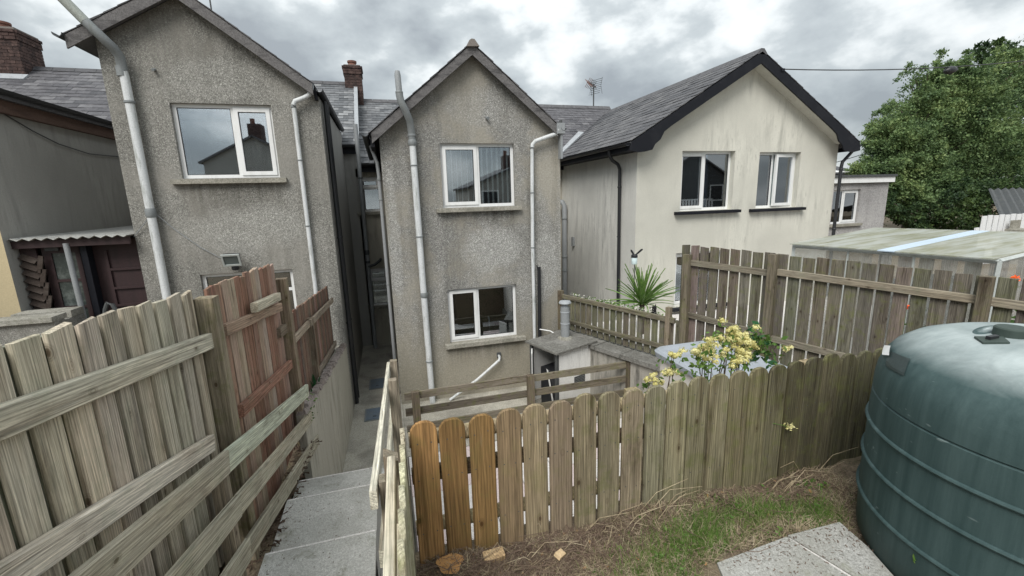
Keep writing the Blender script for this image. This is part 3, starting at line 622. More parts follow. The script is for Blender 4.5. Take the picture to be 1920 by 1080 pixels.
# main range of the left house
def main_range(root, x0, x1, ze, zr, mat, side='', wins=(), wallmat=None, Yw=12.2, Yr=15.0):
    mb = MB(); wall_front(mb, x0, x1, GZ-.06, [(x0, ze-.1), (x1, ze-.1)], [w_[:4] for w_ in wins], Yw)
    mb.quad((x0,Yw,GZ),(x0,Yw+5.6,GZ),(x0,Yw+5.6,ze-.1),(x0,Yw,ze-.1)); mb.quad((x1,Yw+5.6,GZ),(x1,Yw,GZ),(x1,Yw,ze-.1),(x1,Yw+5.6,ze-.1))
    mb.add([(x0,Yw,ze-.1),(x0,Yr,zr-.08),(x0,Yw+5.6,ze-.1)], [(0,1,2)]); mb.add([(x1,Yw,ze-.1),(x1,Yr,zr-.08),(x1,Yw+5.6,ze-.1)], [(2,1,0)])
    mb.build('rear_wall', wallmat or GREYR, root)
    r = MB(); slab_roof(r, [(x0,Yw-.18,ze),(x1,Yw-.18,ze),(x1,Yr,zr),(x0,Yr,zr)], .08); slab_roof(r, [(x0,Yr,zr-.003),(x1,Yr,zr-.003),(x1,Yw+5.8,ze),(x0,Yw+5.8,ze)], .08)
    rf = r.build('main_roof', mat, root)
    rd = MB(); n = int((x1-x0)/.45)
    for i in range(n):
        a = x0+(x1-x0)*i/n; b = x0+(x1-x0)*(i+1)/n-.008; h = .05+random.uniform(0, .006)
        rd.prism([(a,Yr-.14,zr-.06),(a,Yr-.03,zr+h),(a,Yr+.03,zr+h),(a,Yr+.14,zr-.06)], (b-a,0,0))
    tag(rd.build('ridge_tiles', SLATED, rf), kind='stuff')
    gutter(root, (x0,Yw-.2,ze-.01), (x1,Yw-.2,ze-.01), .055, BLACK); MB().box(x0,x1,Yw-.14,Yw-.11,ze-.2,ze-.06).build('fascia', BLACKP, root)
    return rf
rm1 = main_range(H1, -4.6, -.52, 1.42, 3.55, SLATE)
slate_roof(rm1, (-1.72, 12.0, 1.42), (1,0,0), (0,3.0,2.13), 1.2, 3.66, .25, .155, SLATE, lambda u, v: True, 180)
lead = MB(); lead.prism([(-.56,12.0,1.44),(-.46,12.0,1.44),(-.46,15.0,3.58),(-.56,15.0,3.58)], (0,-.02,.03)); lead.build('verge_flashing', LEAD, H1)
chimney(H1, -.80, -.32, 14.7, 15.3, 2.9, 4.02, [(-.56, 15.0, .12, .17)])
MB().tube([(-3.0,11.0,2.4),(-3.0,11.0,4.6)], .015, 6).build('aerial_pole', DARKF, H1)

# ---- middle grey house
H2 = thing('terraced_house', (1.7, 8.2, GZ), 'middle grey-brown pebbledashed house showing its full gable and two white windows', 'house')
h2h = [(1.05, 2.43, -.13, 1.01), (1.03, 2.40, -2.73, -1.665)]
sl2, rf2 = gable_house(H2, .02, 3.36, (1.68, 2.63), (-.13, 1.135), (3.26, 1.315), 8.2, 12.2, h2h, DASH2, ov=.15)
barge(H2, (-.10, 1.155), (1.68, 2.622), 8.02, .175, FASC); barge(H2, (1.68, 2.622), (3.22, 1.34), 8.022, .175, FASC)
slate_roof(rf2, (3.26, 8.01, 1.315), (0,1,0), (-1.58,0,1.315), 4.2, 2.05, .3, .2, SLATED, lambda u, v: u < .3, 40)
slate_roof(rf2, (-.13, 12.2, 1.135), (0,-1,0), (1.81,0,1.495), 4.2, 2.32, .3, .2, SLATED, lambda u, v: u > 3.9, 40)
MB().prism([(1.575,7.97,2.56),(1.63,7.97,2.66),(1.67,7.97,2.685),(1.72,7.97,2.68),(1.80,7.97,2.575)], (0,4,0)).build('ridge_cap', MORTAR, rf2)
window(H2, 1.05, 2.43, -.13, 1.01, 8.27, .5, 'L', sill=(.92, 2.53, .08, SILL, 8.11))
window(H2, 1.03, 2.40, -2.73, -1.665, 8.27, .43, 'L', sill=(.92, 2.55, .09, SILL, 8.11))
for i in range(13): MB().obox(Matrix.Translation((1.16+i*.097+random.uniform(-.008,.008), 8.345, .44)) @ Matrix.Rotation(R(random.uniform(-12,12)), 4, 'Z'), .017 if i > 6 else .008, .0015, .52).build('blind_slat', BLIND, H2)
MB().box(1.3, 2.35, 8.5, 8.9, -2.9, -2.68).build('worktop', PIPEG, H2)
MB().tube([(1.88,8.46,-2.68),(1.88,8.46,-2.42),(1.88,8.50,-2.36),(1.88,8.56,-2.38)], .014, 8).build('tap', CHROME, H2, smooth=True)
pipe(H2, [(.60,8.08,GZ), (.575,8.08,-1.5), (.567,8.08,.9), (.567,8.08,1.0)], .056, PIPEW, [(.583,8.08,-1.70,.05), (.575,8.08,-.62,.012), (.59,8.08,-3.0,.014), (.568,8.08,.62,.012)], name='soil_pipe')
pipe(H2, [(.567,8.08,.97), (.56,8.07,1.22), (.54,8.0,1.36), (.47,7.92,1.52), (.42,7.91,1.62), (.402,7.91,1.72), (.402,7.91,1.78)], .06, PIPEJ, [(.566,8.08,1.0,.05), (.566,8.08,1.12,.02)], name='pipe_bend')
pipe(H2, [(.402,7.91,1.76), (.395,7.91,2.04), (.395,7.91,2.10)], [.05,.05,.038], PIPEG, [(.40,7.91,1.77,.025)], name='vent_pipe')
pipe(H2, [(3.27,8.02,1.25), (3.22,8.07,1.17), (3.0,8.08,1.10), (2.82,8.09,1.04), (2.765,8.1,.98), (2.76,8.1,.93)], .038, PIPEW, name='swan_neck')
pipe(H2, [(2.76,8.12,.96), (2.735,8.12,-.9), (2.74,8.12,GZ+.6)], .034, PIPEW, [(2.757,8.12,.93,.02), (2.745,8.12,.1,.012), (2.737,8.12,-.95,.014)], name='downpipe')
MB().box(3.22, 3.38, 8.0, 8.2, 1.17, 1.36).build('hopper', PIPEG, H2)
MB().box(3.30, 3.345, 8.03, 8.15, .72, 1.17).build('corner_pipe_box', PIPEG, H2)
MB().tube([(3.33,8.08,1.36),(3.33,8.08,1.42)], .03, 8).build('pipe_cap', DARKF, H2)
gutter(H2, (-.20, 7.96, 1.14), (-.20, 11.9, 1.10), .06, DARKF); MB().box(-.125, -.06, 8.05, 11.9, .93, 1.06).build('soffit', BLACKP, H2)
gutter(H2, (3.36, 8.0, 1.27), (3.36, 11.9, 1.27), .055, DARKF)
pipe(H2, [(-.14,8.75,1.03), (-.05,8.7,.72), (-.04,8.66,.5), (-.045,8.66,GZ)], .033, PIPEG, [(-.04,8.66,.42,.03), (-.04,8.66,.05,.014), (-.043,8.66,-1.55,.012)], name='side_downpipe')
MB().tube([(1.93,8.22,1.46),(1.94,8.12,1.435)], .028, 10).build('overflow_pipe', PIPEJ, H2)
for z in (-1.38, -2.0, -2.7): pass
MB().tube([(2.86,8.12,-1.34),(2.855,8.12,-2.2),(2.845,8.12,GZ+.7)], .036, 10).build('black_lagged_pipe', BLACK, H2, smooth=True)
MB().tube([(2.82,8.13,-1.30),(2.84,8.12,-1.42)], .012, 6).build('pipe_end', BLACK, H2)
pipe(H2, [(1.985,8.2,-3.10), (1.985,8.11,-3.10), (1.97,8.08,-3.16), (1.5,8.06,-3.5), (.93,8.03,-3.83)], .026, PIPEW, name='waste_pipe')
MB().box(1.95, 2.03, 8.16, 8.205, -3.14, -3.04).build('pipe_plate', DARKF, H2)
MB().tube([(2.84,8.1,-2.62),(3.0,7.9,-2.62),(3.12,7.75,-2.70),(3.16,7.7,-2.80)], .012, 6).build('white_hose', PVC, H2, smooth=True)
h2wins = [(-.62, -.03, -.22, .66), (-.56, -.02, -2.75, -1.73)]
rm2 = main_range(H2, -.50, 8.05, .97, 3.08, SLATE, wins=h2wins, wallmat=WALLR)
for a in h2wins: window(H2, *a, 12.26, None, 'T', transom=.68, sill=(a[0]-.05, a[1], .08, SILL, 12.12))
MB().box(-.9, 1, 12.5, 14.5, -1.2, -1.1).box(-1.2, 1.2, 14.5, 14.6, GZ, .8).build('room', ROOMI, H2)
cnt = [0]
slate_roof(rm2, (-.50, 12.0, .97), (1,0,0), (0,3.0,2.11), 1.35, 3.66, .25, .155, SLATE, lambda u, v: True, 150)
slate_roof(rm2, (3.5, 12.0, .97), (1,0,0), (0,3.0,2.11), 4.55, 3.66, .25, .165, SLATEB, lambda u, v: (v > .9 and u > 1.0 and u < 4.5), 150)
ar = thing('aerial', (7.43, 15.0, 3.08), 'spiky television aerial on a pole at the end of the slate ridge', 'aerial')
MB().tube([(7.43,15,3.05),(7.43,15,3.86)], .024, 8).build('pole', DARKF, ar)
a0, a1 = Vector((7.06,14.75,3.84)), Vector((7.56,15.1,3.80)); MB().tube([a0, a1], .016, 6).build('boom', POT, ar)
for i in range(6):
    c = a0.lerp(a1, .05+.15*i)
    for sg in (-1, 1): MB().tube([c-Vector((-.05,.1,.13*sg)), c+Vector((-.05,.1,.13*sg))], .008, 5).build('element', POT if i < 3 else DARKF, ar)
for sx in (-1, 1):
    rb = MB(); c = a1+Vector((0,0,sx*.13))
    for q in range(4): p = c+Vector((.02*q*sx,0,sx*(.07*q-.1))); rb.tube([p-Vector((-.1,.22,0)), p+Vector((-.1,.22,0))], .007, 5)
    for q in (-1, 1): rb.tube([c+Vector((.1*q*-1,.2*q,-.12*sx)), c+Vector((.1*q*-1+.05,.2*q,.14*sx))], .007, 5)
    rb.build('reflector', DARKF, ar)
# soil stack at the end of the passage
SP = thing('soil_stack', (-.52, 11.95, GZ), 'grey soil stack at the dark end of the passage between the two grey houses', 'pipe')
pipe(SP, [(-.50,11.9,1.9), (-.51,11.9,0), (-.53,11.9,GZ)], .05, PIPEG, [(-.51,11.9,.62,.015), (-.52,11.9,-1.25,.06), (-.52,11.9,-1.5,.03)], DARKF, 'stack_pipe')
pipe(SP, [(-.52,11.88,-1.62), (-.35,11.9,-1.58), (-.22,12.0,-1.50), (-.2,12.16,-1.48)], .035, DARKF, name='branch_pipe')

# ---- cream house on the right
H3 = thing('detached_house', (7.7, 8.2, GZ), 'cream rendered house with black barge boards and two upstairs windows', 'house')
h3h = [(6.12, 7.47, -.37, .88), (8.13, 9.30, -.38, .855), (6.08, 7.4, -2.5, -1.28)]
X0, X1 = 5.05, 10.40
sl3 = lambda x: 2.80-.6*abs(x-7.70)
top = [(X0, sl3(X0)-.13), (7.70, 2.67), (X1, sl3(X1)-.13)]
mb = MB(); wall_front(mb, X0, X1, GZ, top, h3h, 8.2, .16); mb.quad((X1,8.2,GZ),(X1,15,GZ),(X1,15,top[2][1]),(X1,8.2,top[2][1])); mb.build('gable_wall', CREAM, H3)
MB().quad((X0,15,GZ),(X0,8.2,GZ),(X0,8.2,top[0][1]),(X0,15,top[0][1])).build('side_wall', CREAMG, H3)
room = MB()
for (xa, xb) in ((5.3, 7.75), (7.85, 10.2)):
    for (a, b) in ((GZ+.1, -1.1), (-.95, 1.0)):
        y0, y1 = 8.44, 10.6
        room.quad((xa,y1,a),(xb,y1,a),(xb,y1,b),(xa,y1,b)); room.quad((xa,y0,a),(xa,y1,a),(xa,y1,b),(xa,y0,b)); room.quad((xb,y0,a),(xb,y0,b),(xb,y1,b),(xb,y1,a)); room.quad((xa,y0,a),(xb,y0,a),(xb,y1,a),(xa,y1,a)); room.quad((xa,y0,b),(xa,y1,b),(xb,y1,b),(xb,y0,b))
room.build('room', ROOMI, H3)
rf = MB(); ya, yb = 7.92, 15.2
slab_roof(rf, [(4.72,ya,1.012),(7.70,ya,2.80),(7.70,yb,2.80),(4.72,yb,1.012)], .07); slab_roof(rf, [(7.70,ya,2.797),(10.68,ya,1.012),(10.68,yb,1.012),(7.70,yb,2.797)], .07)
rf3 = rf.build('roof', SLATED, H3)
slate_roof(rf3, (4.72, 15.0, 1.025), (0,-1,0), (2.98,0,1.788), 7.1, 3.46, .30, .215, SLATED, lambda u, v: u > 2.0, 296)
slate_roof(rf3, (10.68, 7.90, 1.025), (0,1,0), (-2.98,0,1.788), 7.0, 3.46, .30, .215, SLATED, lambda u, v: False, 0)
rd = MB()
for i in range(15):
    y = 7.9+i*.45; rd.prism([(7.56,y,2.745),(7.66,y,2.86),(7.74,y,2.86),(7.84,y,2.745)], (0,.44,0))
tag(rd.build('ridge_tiles', SLATED, rf3), kind='stuff')
def scroll_barge(sgn):
    xe = 7.70+sgn*2.96; P = lambda d, dz: (7.70+sgn*d, 7.90, 2.80-.6*d+dz)
    poly = [P(0,0), P(2.96,0), P(3.0,-.14), P(2.80,-.30), P(2.66,-.37), P(2.5,-.43), P(2.44,-.36), P(2.32,-.34), P(2.24,-.24), P(2.08,-.225), P(0,-.225)]
    if sgn < 0: poly = poly[::-1]
    MB().prism(poly, (0,.03 if sgn < 0 else .032,0)).build('barge_board', BLACKP, H3)
scroll_barge(-1); scroll_barge(1)
for sgn in (-1, 1):
    MB().prism([(7.70,7.935,2.66),(7.70+sgn*2.62,7.935,2.66-.6*2.62),(7.70+sgn*2.62,7.935,2.60-.6*2.62),(7.70,7.935,2.60)], (0,.265,0)).build('soffit', CREAM, H3)
    MB().box(7.7+sgn*2.96-.02, 7.7+sgn*2.96+.02, 7.95, 15, .86, 1.0).build('fascia', BLACKP, H3)
MB().box(4.76, 5.05, 8.0, 15, .86, .88).build('eaves_soffit', BLACKP, H3)
gutter(H3, (4.68,7.95,1.0), (4.68,15,1.0), .06, BLACK); gutter(H3, (10.74,7.95,1.0), (10.74,15,1.0), .06, BLACK)
pipe(H3, [(4.69,8.72,.97),(4.70,8.72,.84),(4.78,8.74,.74),(4.94,8.78,.66),(4.985,8.78,.56),(4.985,8.78,.4),(4.985,8.74,-2.7)], .036, BLACK, [(4.985,8.78,.18,.02), (4.985,8.77,-.9,.012)], BLACK, 'downpipe')
pipe(H3, [(10.74,8.1,.96),(10.72,8.1,.86),(10.58,8.11,.72),(10.49,8.13,.62),(10.47,8.13,.5),(10.47,8.13,-2.6)], .036, BLACK, [(10.47,8.13,.45,.02), (10.47,8.13,-.95,.02)], BLACK, 'downpipe')
wa = window(H3, 6.12, 7.47, -.37, .88, 8.33, .49, 'L', sill=(5.98, 7.64, .075, BLACKP, 8.09))
wb = window(H3, 8.13, 9.30, -.38, .855, 8.33, .43, 'R', sill=(7.95, 9.49, .075, BLACKP, 8.09), openr=R(7))
window(H3, 6.08, 7.4, -2.5, -1.28, 8.33, .5, 'L', sill=(5.98, 7.5, .075, BLACKP, 8.09))
MB().box(6.80, 7.25, 8.405, 8.415, -.36, .85).build('curtain', PURP, H3); MB().box(7.26, 7.42, 8.40, 8.41, -.36, .85).build('curtain', BLIND, H3); MB().box(8.70, 9.26, 8.41, 8.42, -.36, .84).build('curtain', CURT, H3)
MB().box(4.99, 5.045, 11.3, 11.4, -1.35, -1.1).build('wall_vent', PIPEG, H3)
pipe(H3, [(4.72,12.1,-.20),(4.80,12.0,-.12),(4.90,11.8,-.14),(4.93,11.75,-.24),(4.93,11.75,-2.9)], .075, PIPEG, [(4.93,11.75,-.6,.012), (4.93,11.75,-1.7,.02), (4.93,11.75,-2.1,.012)], name='grey_flue_pipe')
vf = MB(); vf.prism([(4.72,12.02,1.07),(4.86,12.0,1.1),(5.95,12.65,1.86),(5.8,12.7,1.88)], (0,.0,.04)); vf.build('valley_flashing', LEAD, H3)

# ---- far left house and its lean-to porch
H0 = thing('terraced_house', (-6.5, 7.6, GZ), 'smooth grey and beige house at the left edge with brown fascia', 'house')
mb = MB(); mb.quad((-5.2,7.93,GZ),(-5.2,12.2,GZ),(-5.2,12.2,1.58),(-5.2,7.93,1.58)); mb.build('side_wall', GREYR, H0)
mb = MB(); wall_front(mb, -9.5, -5.2, GZ, [(-9.5,1.66),(-5.2,1.58)], [], 7.93); mb.build('front_wall', BEIGE, H0)
MB().box(-5.22, -5.12, 7.35, 12.0, 1.42, 1.60).build('fascia', FASCB, H0)
rf = MB(); slab_roof(rf, [(-5.05,7.3,1.66),(-9.6,7.3,1.74),(-9.6,12.3,1.74),(-5.05,12.3,1.66)], .06); rf.build('roof', SLATED, H0)
gutter(H0, (-5.06,7.3,1.72), (-5.06,12.0,1.72), .07, BLACK)
MB().tube([(-5.18,7.8,1.6),(-5.18,8.44,1.44),(-5.18,9.0,1.26),(-5.18,9.53,1.13),(-5.18,10.3,1.05),(-5.18,11.3,1.09),(-5.18,12.0,1.2)], .008, 5).build('cable', BLACK, H0)
rm0 = main_range(H0, -13, -4.62, 1.52, 3.62, SLATEB)
slate_roof(rm0, (-9.0, 12.0, 1.52), (1,0,0), (0,3.0,2.10), 4.36, 3.66, .29, .185, SLATEB, lambda u, v: .2 < u < 4.3, 299)
chimney(H0, -9.6, -8.28, 14.55, 15.4, 2.6, 4.45, [(-8.75, 15.0, .15, .22)])
MB().prism([(-9.7,14.38,3.20),(-8.22,14.38,3.20),(-8.18,14.53,3.34),(-9.7,14.53,3.34)], (0,-.02,.03)).build('flashing', LEAD, H0)
PO = thing('porch', (-4.5, 8.4, GZ), 'maroon lean-to porch with corrugated roof and glazed door', 'porch')
cr = MB(); n = 40; vs = []; fs = []
for i in range(n+1):
    x = -5.19+1.42*i/n; h = .018*math.sin(i*math.pi*2/4)
    for y, z in ((7.98, -.365), (12.0, -.33)):
        vs += [(x, y, z+h), (x, y, z+h-.008)]
for i in range(n): a = i*4; fs += [(a, a+4, a+6, a+2), (a+1, a+3, a+7, a+5), (a, a+1, a+5, a+4)]
cr.add(vs, fs).build('roof', CORR, PO, smooth=True)
MB().box(-5.2, -3.77, 8.05, 8.09, -.50, -.39).build('head_board', MAROON, PO)
MB().box(-5.19, -3.78, 11.8, 11.9, GZ, -.4).build('back_panel', ROOMI, PO)
sl_ = MB().box(-5.19, -5.0, 8.16, 8.2, -2.3, -.5).build('slatted_panel', MAROON, PO)
for i in range(9): MB().obox(Matrix.Translation((-5.09, 8.13, -.66-i*.115)) @ Matrix.Rotation(R(28), 4, 'Y') @ Matrix.Rotation(R(-35), 4, 'X'), .10, .012, .045).build('slat', BRONZE, sl_)
for i in range(5): MB().obox(Matrix.Translation((-4.96-.004*i, 8.12, -.75-i*.2)) @ Matrix.Rotation(R(14), 4, 'Y'), .03, .012, .13).build('broken_slat', BRONZE, sl_)
gd = MB(); x0, x1 = -4.96, -4.50
gd.box(x0,x0+.11,8.2,8.24,-2.3,-.5); gd.box(x1-.06,x1,8.2,8.24,-2.3,-.5); gd.box(x0+.11,x1-.06,8.2,8.24,-.6,-.5); gd.box(x0+.11,x1-.06,8.2,8.24,-2.3,-1.86); gd.box(x0+.11,x1-.06,8.2,8.24,-1.04,-1.0); gd.box(x0+.11,x1-.06,8.2,8.24,-1.46,-1.42)
gdo = gd.build('glazed_door', MAROON, PO)
for a, b in ((-1.0,-.6),(-1.42,-1.04),(-1.86,-1.46)): MB().box(x0+.11,x1-.06,8.215,8.222,a,b).build('pane', m_plain('dusty_glass', (.035,.045,.042), .25, .6, (.16,.18,.17), .7, .2, (6,6,6)) if a == -1.0 else bpy.data.materials['dusty_glass'], gdo)
bd = MB(); bd.box(-4.44,-3.79,8.30,8.34,-2.4,-.42); bdo = bd.build('panelled_door', MAROON, PO)
for z in (-1.5, -1.22, -.92): MB().box(-4.20,-3.79,8.27,8.30,z,z+.035).build('door_rail', MAROON, bdo)
MB().box(-4.24,-4.20,8.27,8.302,-1.5,-.6).build('door_stile', MAROON, bdo)
MB().box(-4.46,-4.38,8.14,8.28,-2.4,-.42).build('door_post', BLACKP, PO)
MB().box(-4.30,-3.8,8.26,8.29,-2.4,-1.56).build('dark_panel', BLACK, PO)
pipe(PO, [(-4.56,8.05,-.45),(-4.55,8.05,-1.5),(-4.55,8.05,-2.6)], .036, PIPEG, name='downpipe')
MB().box(-4.90,-4.74,8.17,8.2,-.56,-.49).build('door_closer', DARKF, PO)
BW = thing('garden_wall', (-5.8, 7.4, -2.6), 'low pebbledashed wall with pale coping in front of the porch', 'wall')
MB().box(-8, -4.46, 7.3, 7.5, -3.0, -1.46).build('wall_body', DASH1, BW)
for i in range(5): MB().box(-8+.71*i+.004, -8+.71*(i+1)-.004, 7.25, 7.55, -1.458, -1.39).build('coping', COPE, BW)
MB().box(-5.19, -4.5, 7.72, 8.0, -1.50, -1.40).build('return_coping', COPE, BW)
MB().box(-4.7, -4.5, 7.555, 8.0, -3.0, -1.505).build('return_wall', DASH1, BW)
# dark bundle behind the fence tops
BK = thing('wheelie_bin', (-4.0, 8.0, -2.4), 'dark bin with a covered tool standing in front of the maroon door', 'bin')
MB().add([(-4.2,7.85,-2.6),(-3.9,7.85,-2.6),(-3.9,8.15,-2.6),(-4.2,8.15,-2.6),(-4.25,7.8,-1.72),(-3.85,7.8,-1.72),(-3.85,8.2,-1.72),(-4.25,8.2,-1.72)], [(3,2,1,0),(4,5,6,7),(0,1,5,4),(1,2,6,5),(2,3,7,6),(3,0,4,7)]).build('body', BLACK, BK)
MB().prism([(-4.28,7.76,-1.715),(-3.82,7.76,-1.715),(-3.84,8.2,-1.60),(-4.26,8.2,-1.60)], (0,0,.03)).build('lid', BLACK, BK)
MB().tube([(-4.22,7.86,-1.7),(-4.16,7.86,-1.45),(-4.12,7.86,-1.36),(-4.06,7.86,-1.38),(-4.0,7.86,-1.6)], .03, 8).build('handle', DARKF, BK, smooth=True)

# ---- annex right of the cream house, low roof behind
AX = thing('annex', (14.4, 10.5, GZ), 'small flat-roofed grey annex with one white window beside the trees', 'annex')
mb = MB(); wall_front(mb, 12.6, 15.62, GZ, [(12.6,.33),(15.62,.33)], [(13.34,14.45,-1.07,-.03)], 10.5); mb.quad((15.62,10.5,GZ),(15.62,14,GZ),(15.62,14,.33),(15.62,10.5,.33)); mb.build('wall', DASHP, AX)
window(AX, 13.34, 14.45, -1.07, -.03, 10.57, .42, 'R', sill=(13.22, 14.6, .09, SILL, 10.42))
MB().box(12.7, 15.5, 11.0, 13, GZ, .2).build('room', ROOMI, AX); MB().box(13.80, 14.42, 10.70, 10.72, -1.04, -.40).build('curtain', CURT, AX); MB().box(13.38, 14.42, 10.67, 10.69, -.40, -.05).build('roller_blind', CURT, AX)
MB().box(12.5, 15.75, 10.36, 14, .34, .41).build('roof', DARKF, AX); MB().box(12.5, 15.72, 10.40, 10.44, .17, .335).build('fascia', PVC, AX)
LR = thing('outbuilding', (16.5, 14, GZ), 'low building with a worn slate roof showing above the annex', 'building')
MB().box(14.2, 19, 14.1, 17, GZ, .62).build('wall', GREYR, LR); lr = MB(); slab_roof(lr, [(13.8,13.8,.62),(19.2,13.8,.62),(19.2,16,1.22),(13.8,16,1.22)], .08); lr.build('roof', SLATEB, LR)
MB().prism([(15.0,13.0,.62),(17.2,13.0,.62),(17.6,13.7,.66),(15.0,13.7,.95)], (0,0,.02)).build('white_roof_sheet', PVC, LR)

# ================================================================== RETAINING WALLS
LW = thing('retaining_wall', (-.93, 6.3, GZ), 'rendered retaining wall with rough stone coping beside the passage path', 'wall')
z_at = lambda y: -2.05-.125*(y-4.8)
w0, w1 = 4.5, 8.19
MB().add([(-1.0,w0,GZ-.05),(-.93,w0,GZ-.05),(-.86,w1,GZ-.05),(-1.0,w1,GZ-.05),(-1.02,w0,z_at(w0)-.06),(-.95,w0,z_at(w0)-.06),(-.87,w1,z_at(w1)-.06),(-1.02,w1,z_at(w1)-.06)], [(3,2,1,0),(4,5,6,7),(0,1,5,4),(1,2,6,5),(2,3,7,6),(3,0,4,7)]).build('wall_body', WALLR, LW)
y = w0
while y < w1-.05:
    l_ = min(random.uniform(.12, .24), w1-y); xc = -.965+.06*(y-w0)/3.7; h = .05; rr_ = lambda a=.014: random.uniform(-a, a)
    zz0, zz1 = z_at(y)-.058, z_at(y+l_)-.058; a, b = y+.004, y+l_-.004; mb = MB()
    mb.add([(xc-.06+rr_(),a,zz0),(xc+.055+rr_(),a,zz0),(xc+.055+rr_(),b,zz1),(xc-.06+rr_(),b,zz1),(xc-.04+rr_(),a+.015,zz0+h+rr_()),(xc+.035+rr_(),a+.015,zz0+h+rr_()),(xc+.035+rr_(),b-.015,zz1+h+rr_()),(xc-.04+rr_(),b-.015,zz1+h+rr_())], [(3,2,1,0),(4,5,6,7),(0,1,5,4),(1,2,6,5),(2,3,7,6),(3,0,4,7)])
    mb.build('coping_stone', STONE, LW); y += l_
# boundary line on the right runs (3.35,8.2) -> (5.1,3.75) -> on
BP0, BP1 = Vector((3.35, 8.2, 0)), Vector((5.1, 3.75, 0)); BD = (BP1-BP0).normalized(); BN = Vector((BD.y, -BD.x, 0))   # BN points towards our yard
if BN.x > 0: BN = -BN
def bl(s, off=0, z=0): p = BP0+BD*s+BN*off; return Vector((p.x, p.y, z))
RW = thing('retaining_wall', tuple(bl(2, .1, GZ)), 'dark stained retaining wall carrying the low fence behind the boiler house', 'wall')
MB().prism([bl(-.0,.24,GZ-.05), bl(3.6,.24,GZ-.05), bl(3.6,-.15,GZ-.05), bl(.0,-.15,GZ-.05)][::-1], (0,0,-GZ-2.78+.05)).build('wall_body', WALLD, RW)
for i in range(6): MB().prism([bl(.02+i*.59,.30,-2.775), bl(.02+i*.59+.575,.30,-2.775), bl(.02+i*.59+.575,-.1,-2.775), bl(.02+i*.59,-.1,-2.775)][::-1], (0,0,.075+random.uniform(0,.008))).build('coping', ROOFC, RW)

# ================================================================== FENCES
GREYB, REDB, PALEB = (.215,.185,.14), (.185,.10,.072), (.36,.325,.255)
# ---- left boundary fence: three panels
LF = thing('board_fence', (-1.07, 1.8, -2.0), 'tall weathered grey board fence with two rails at the left edge', 'fence')
y = .30; i = 0
while y < 2.76:
    w_ = random.uniform(.128, .15); zt = -.30-.066*(y-.5)+random.uniform(-.009, .009)
    board('board', (-1.065, y+w_/2, -2.0), (-1.065, y+w_/2, zt), w_-.030, .02, (1,0,0), LF, jit((.29,.258,.205), .1), WOOD, 'jag')
    board('backing_board', (-1.092, y+w_+.002, -2.02), (-1.092, y+w_+.002, zt-.02), .075, .02, (1,0,0), LF, jit((.17,.175,.145), .1), WOOD, 'jag'); y += w_
for (ya, za, yb, zb) in ((.45, -.36, 2.84, -.71), (.45, -.66, 2.60, -1.235)):
    board('rail', (-1.03, ya, za-.045), (-1.03, yb, zb-.045), .092, .036, (1,0,0), LF, jit((.36,.325,.27), .06), WOOD, 'flat')
board('post', (-1.03, 2.86, -2.5), (-1.03, 2.86, -.505), .10, .10, (1,0,0), LF, (.17,.145,.105), WOODG, 'flat')
RF = thing('board_fence', (-1.05, 3.8, -2.3), 'red-brown board fence panel between two wooden posts', 'fence')
y = 2.94; k = 0
while y < 4.56:
    w_ = random.uniform(.118, .135); zt = -.475-.035*(y-2.9)+random.uniform(-.012, .012)
    c = [REDB, (.20,.125,.095), (.23,.165,.13), (.27,.215,.17), REDB][k % 5]; k += 1
    board('board', (-1.06, y+w_/2, -2.35), (-1.06, y+w_/2, zt), w_-.010, .02, (1,0,0), RF, jit(c, .09), WOOD, 'jag'); y += w_
    board('backing_board', (-1.088, y, -2.35), (-1.088, y, zt-.015), .06, .02, (1,0,0), RF, jit((.24,.19,.15), .12), WOOD, 'jag')
board('rail', (-1.025, 3.03, -.752), (-1.025, 4.5, -.94), .075, .036, (1,0,0), RF, (.26,.185,.135))
board('rail', (-1.025, 3.1, -1.335), (-1.025, 4.62, -1.555), .085, .036, (1,0,0), RF, (.23,.125,.09))
board('rail_block', (-.985, 3.56, -.735), (-.985, 4.3, -.80), .07, .05, (1,0,0), RF, (.33,.30,.235))
board('post', (-1.02, 4.66, -2.6), (-1.02, 4.66, -.695), .10, .10, (1,0,0), RF, (.165,.13,.095), WOODG, 'flat')
board('rail_end', (-1.035, 4.35, -1.16), (-1.035, 4.72, -1.19), .09, .045, (1,0,0), RF, (.15,.12,.09))
FF = thing('board_fence', (-1.05, 6.5, -2.4), 'lower dark red board fence running down to the grey house corner', 'fence')
y = 4.78; k = 0
while y < 8.02:
    w_ = .125; zt = -1.115-.085*(y-4.8)+random.uniform(-.012, .012)
    board('board', (-1.06, y+w_/2, -2.62), (-1.06, y+w_/2, zt), w_-.012, .02, (1,0,0), FF, jit([(.13,.075,.058), (.11,.08,.062), (.16,.10,.08)][k % 3], .18), WOOD, 'jag'); y += w_; k += 1
board('rail', (-1.025, 4.8, -1.38), (-1.025, 5.82, -1.46), .08, .036, (1,0,0), FF, (.22,.18,.14)); board('rail', (-1.0, 5.75, -1.44), (-1.0, 8.05, -1.64), .085, .036, (1,0,0), FF, (.20,.165,.13))
board('rail', (-1.025, 5.85, -2.19), (-1.025, 8.05, -2.42), .085, .036, (1,0,0), FF, (.15,.125,.1)); board('post', (-1.02, 5.85, -2.6), (-1.02, 5.85, -1.40), .085, .085, (1,0,0), FF, (.12,.095,.07))
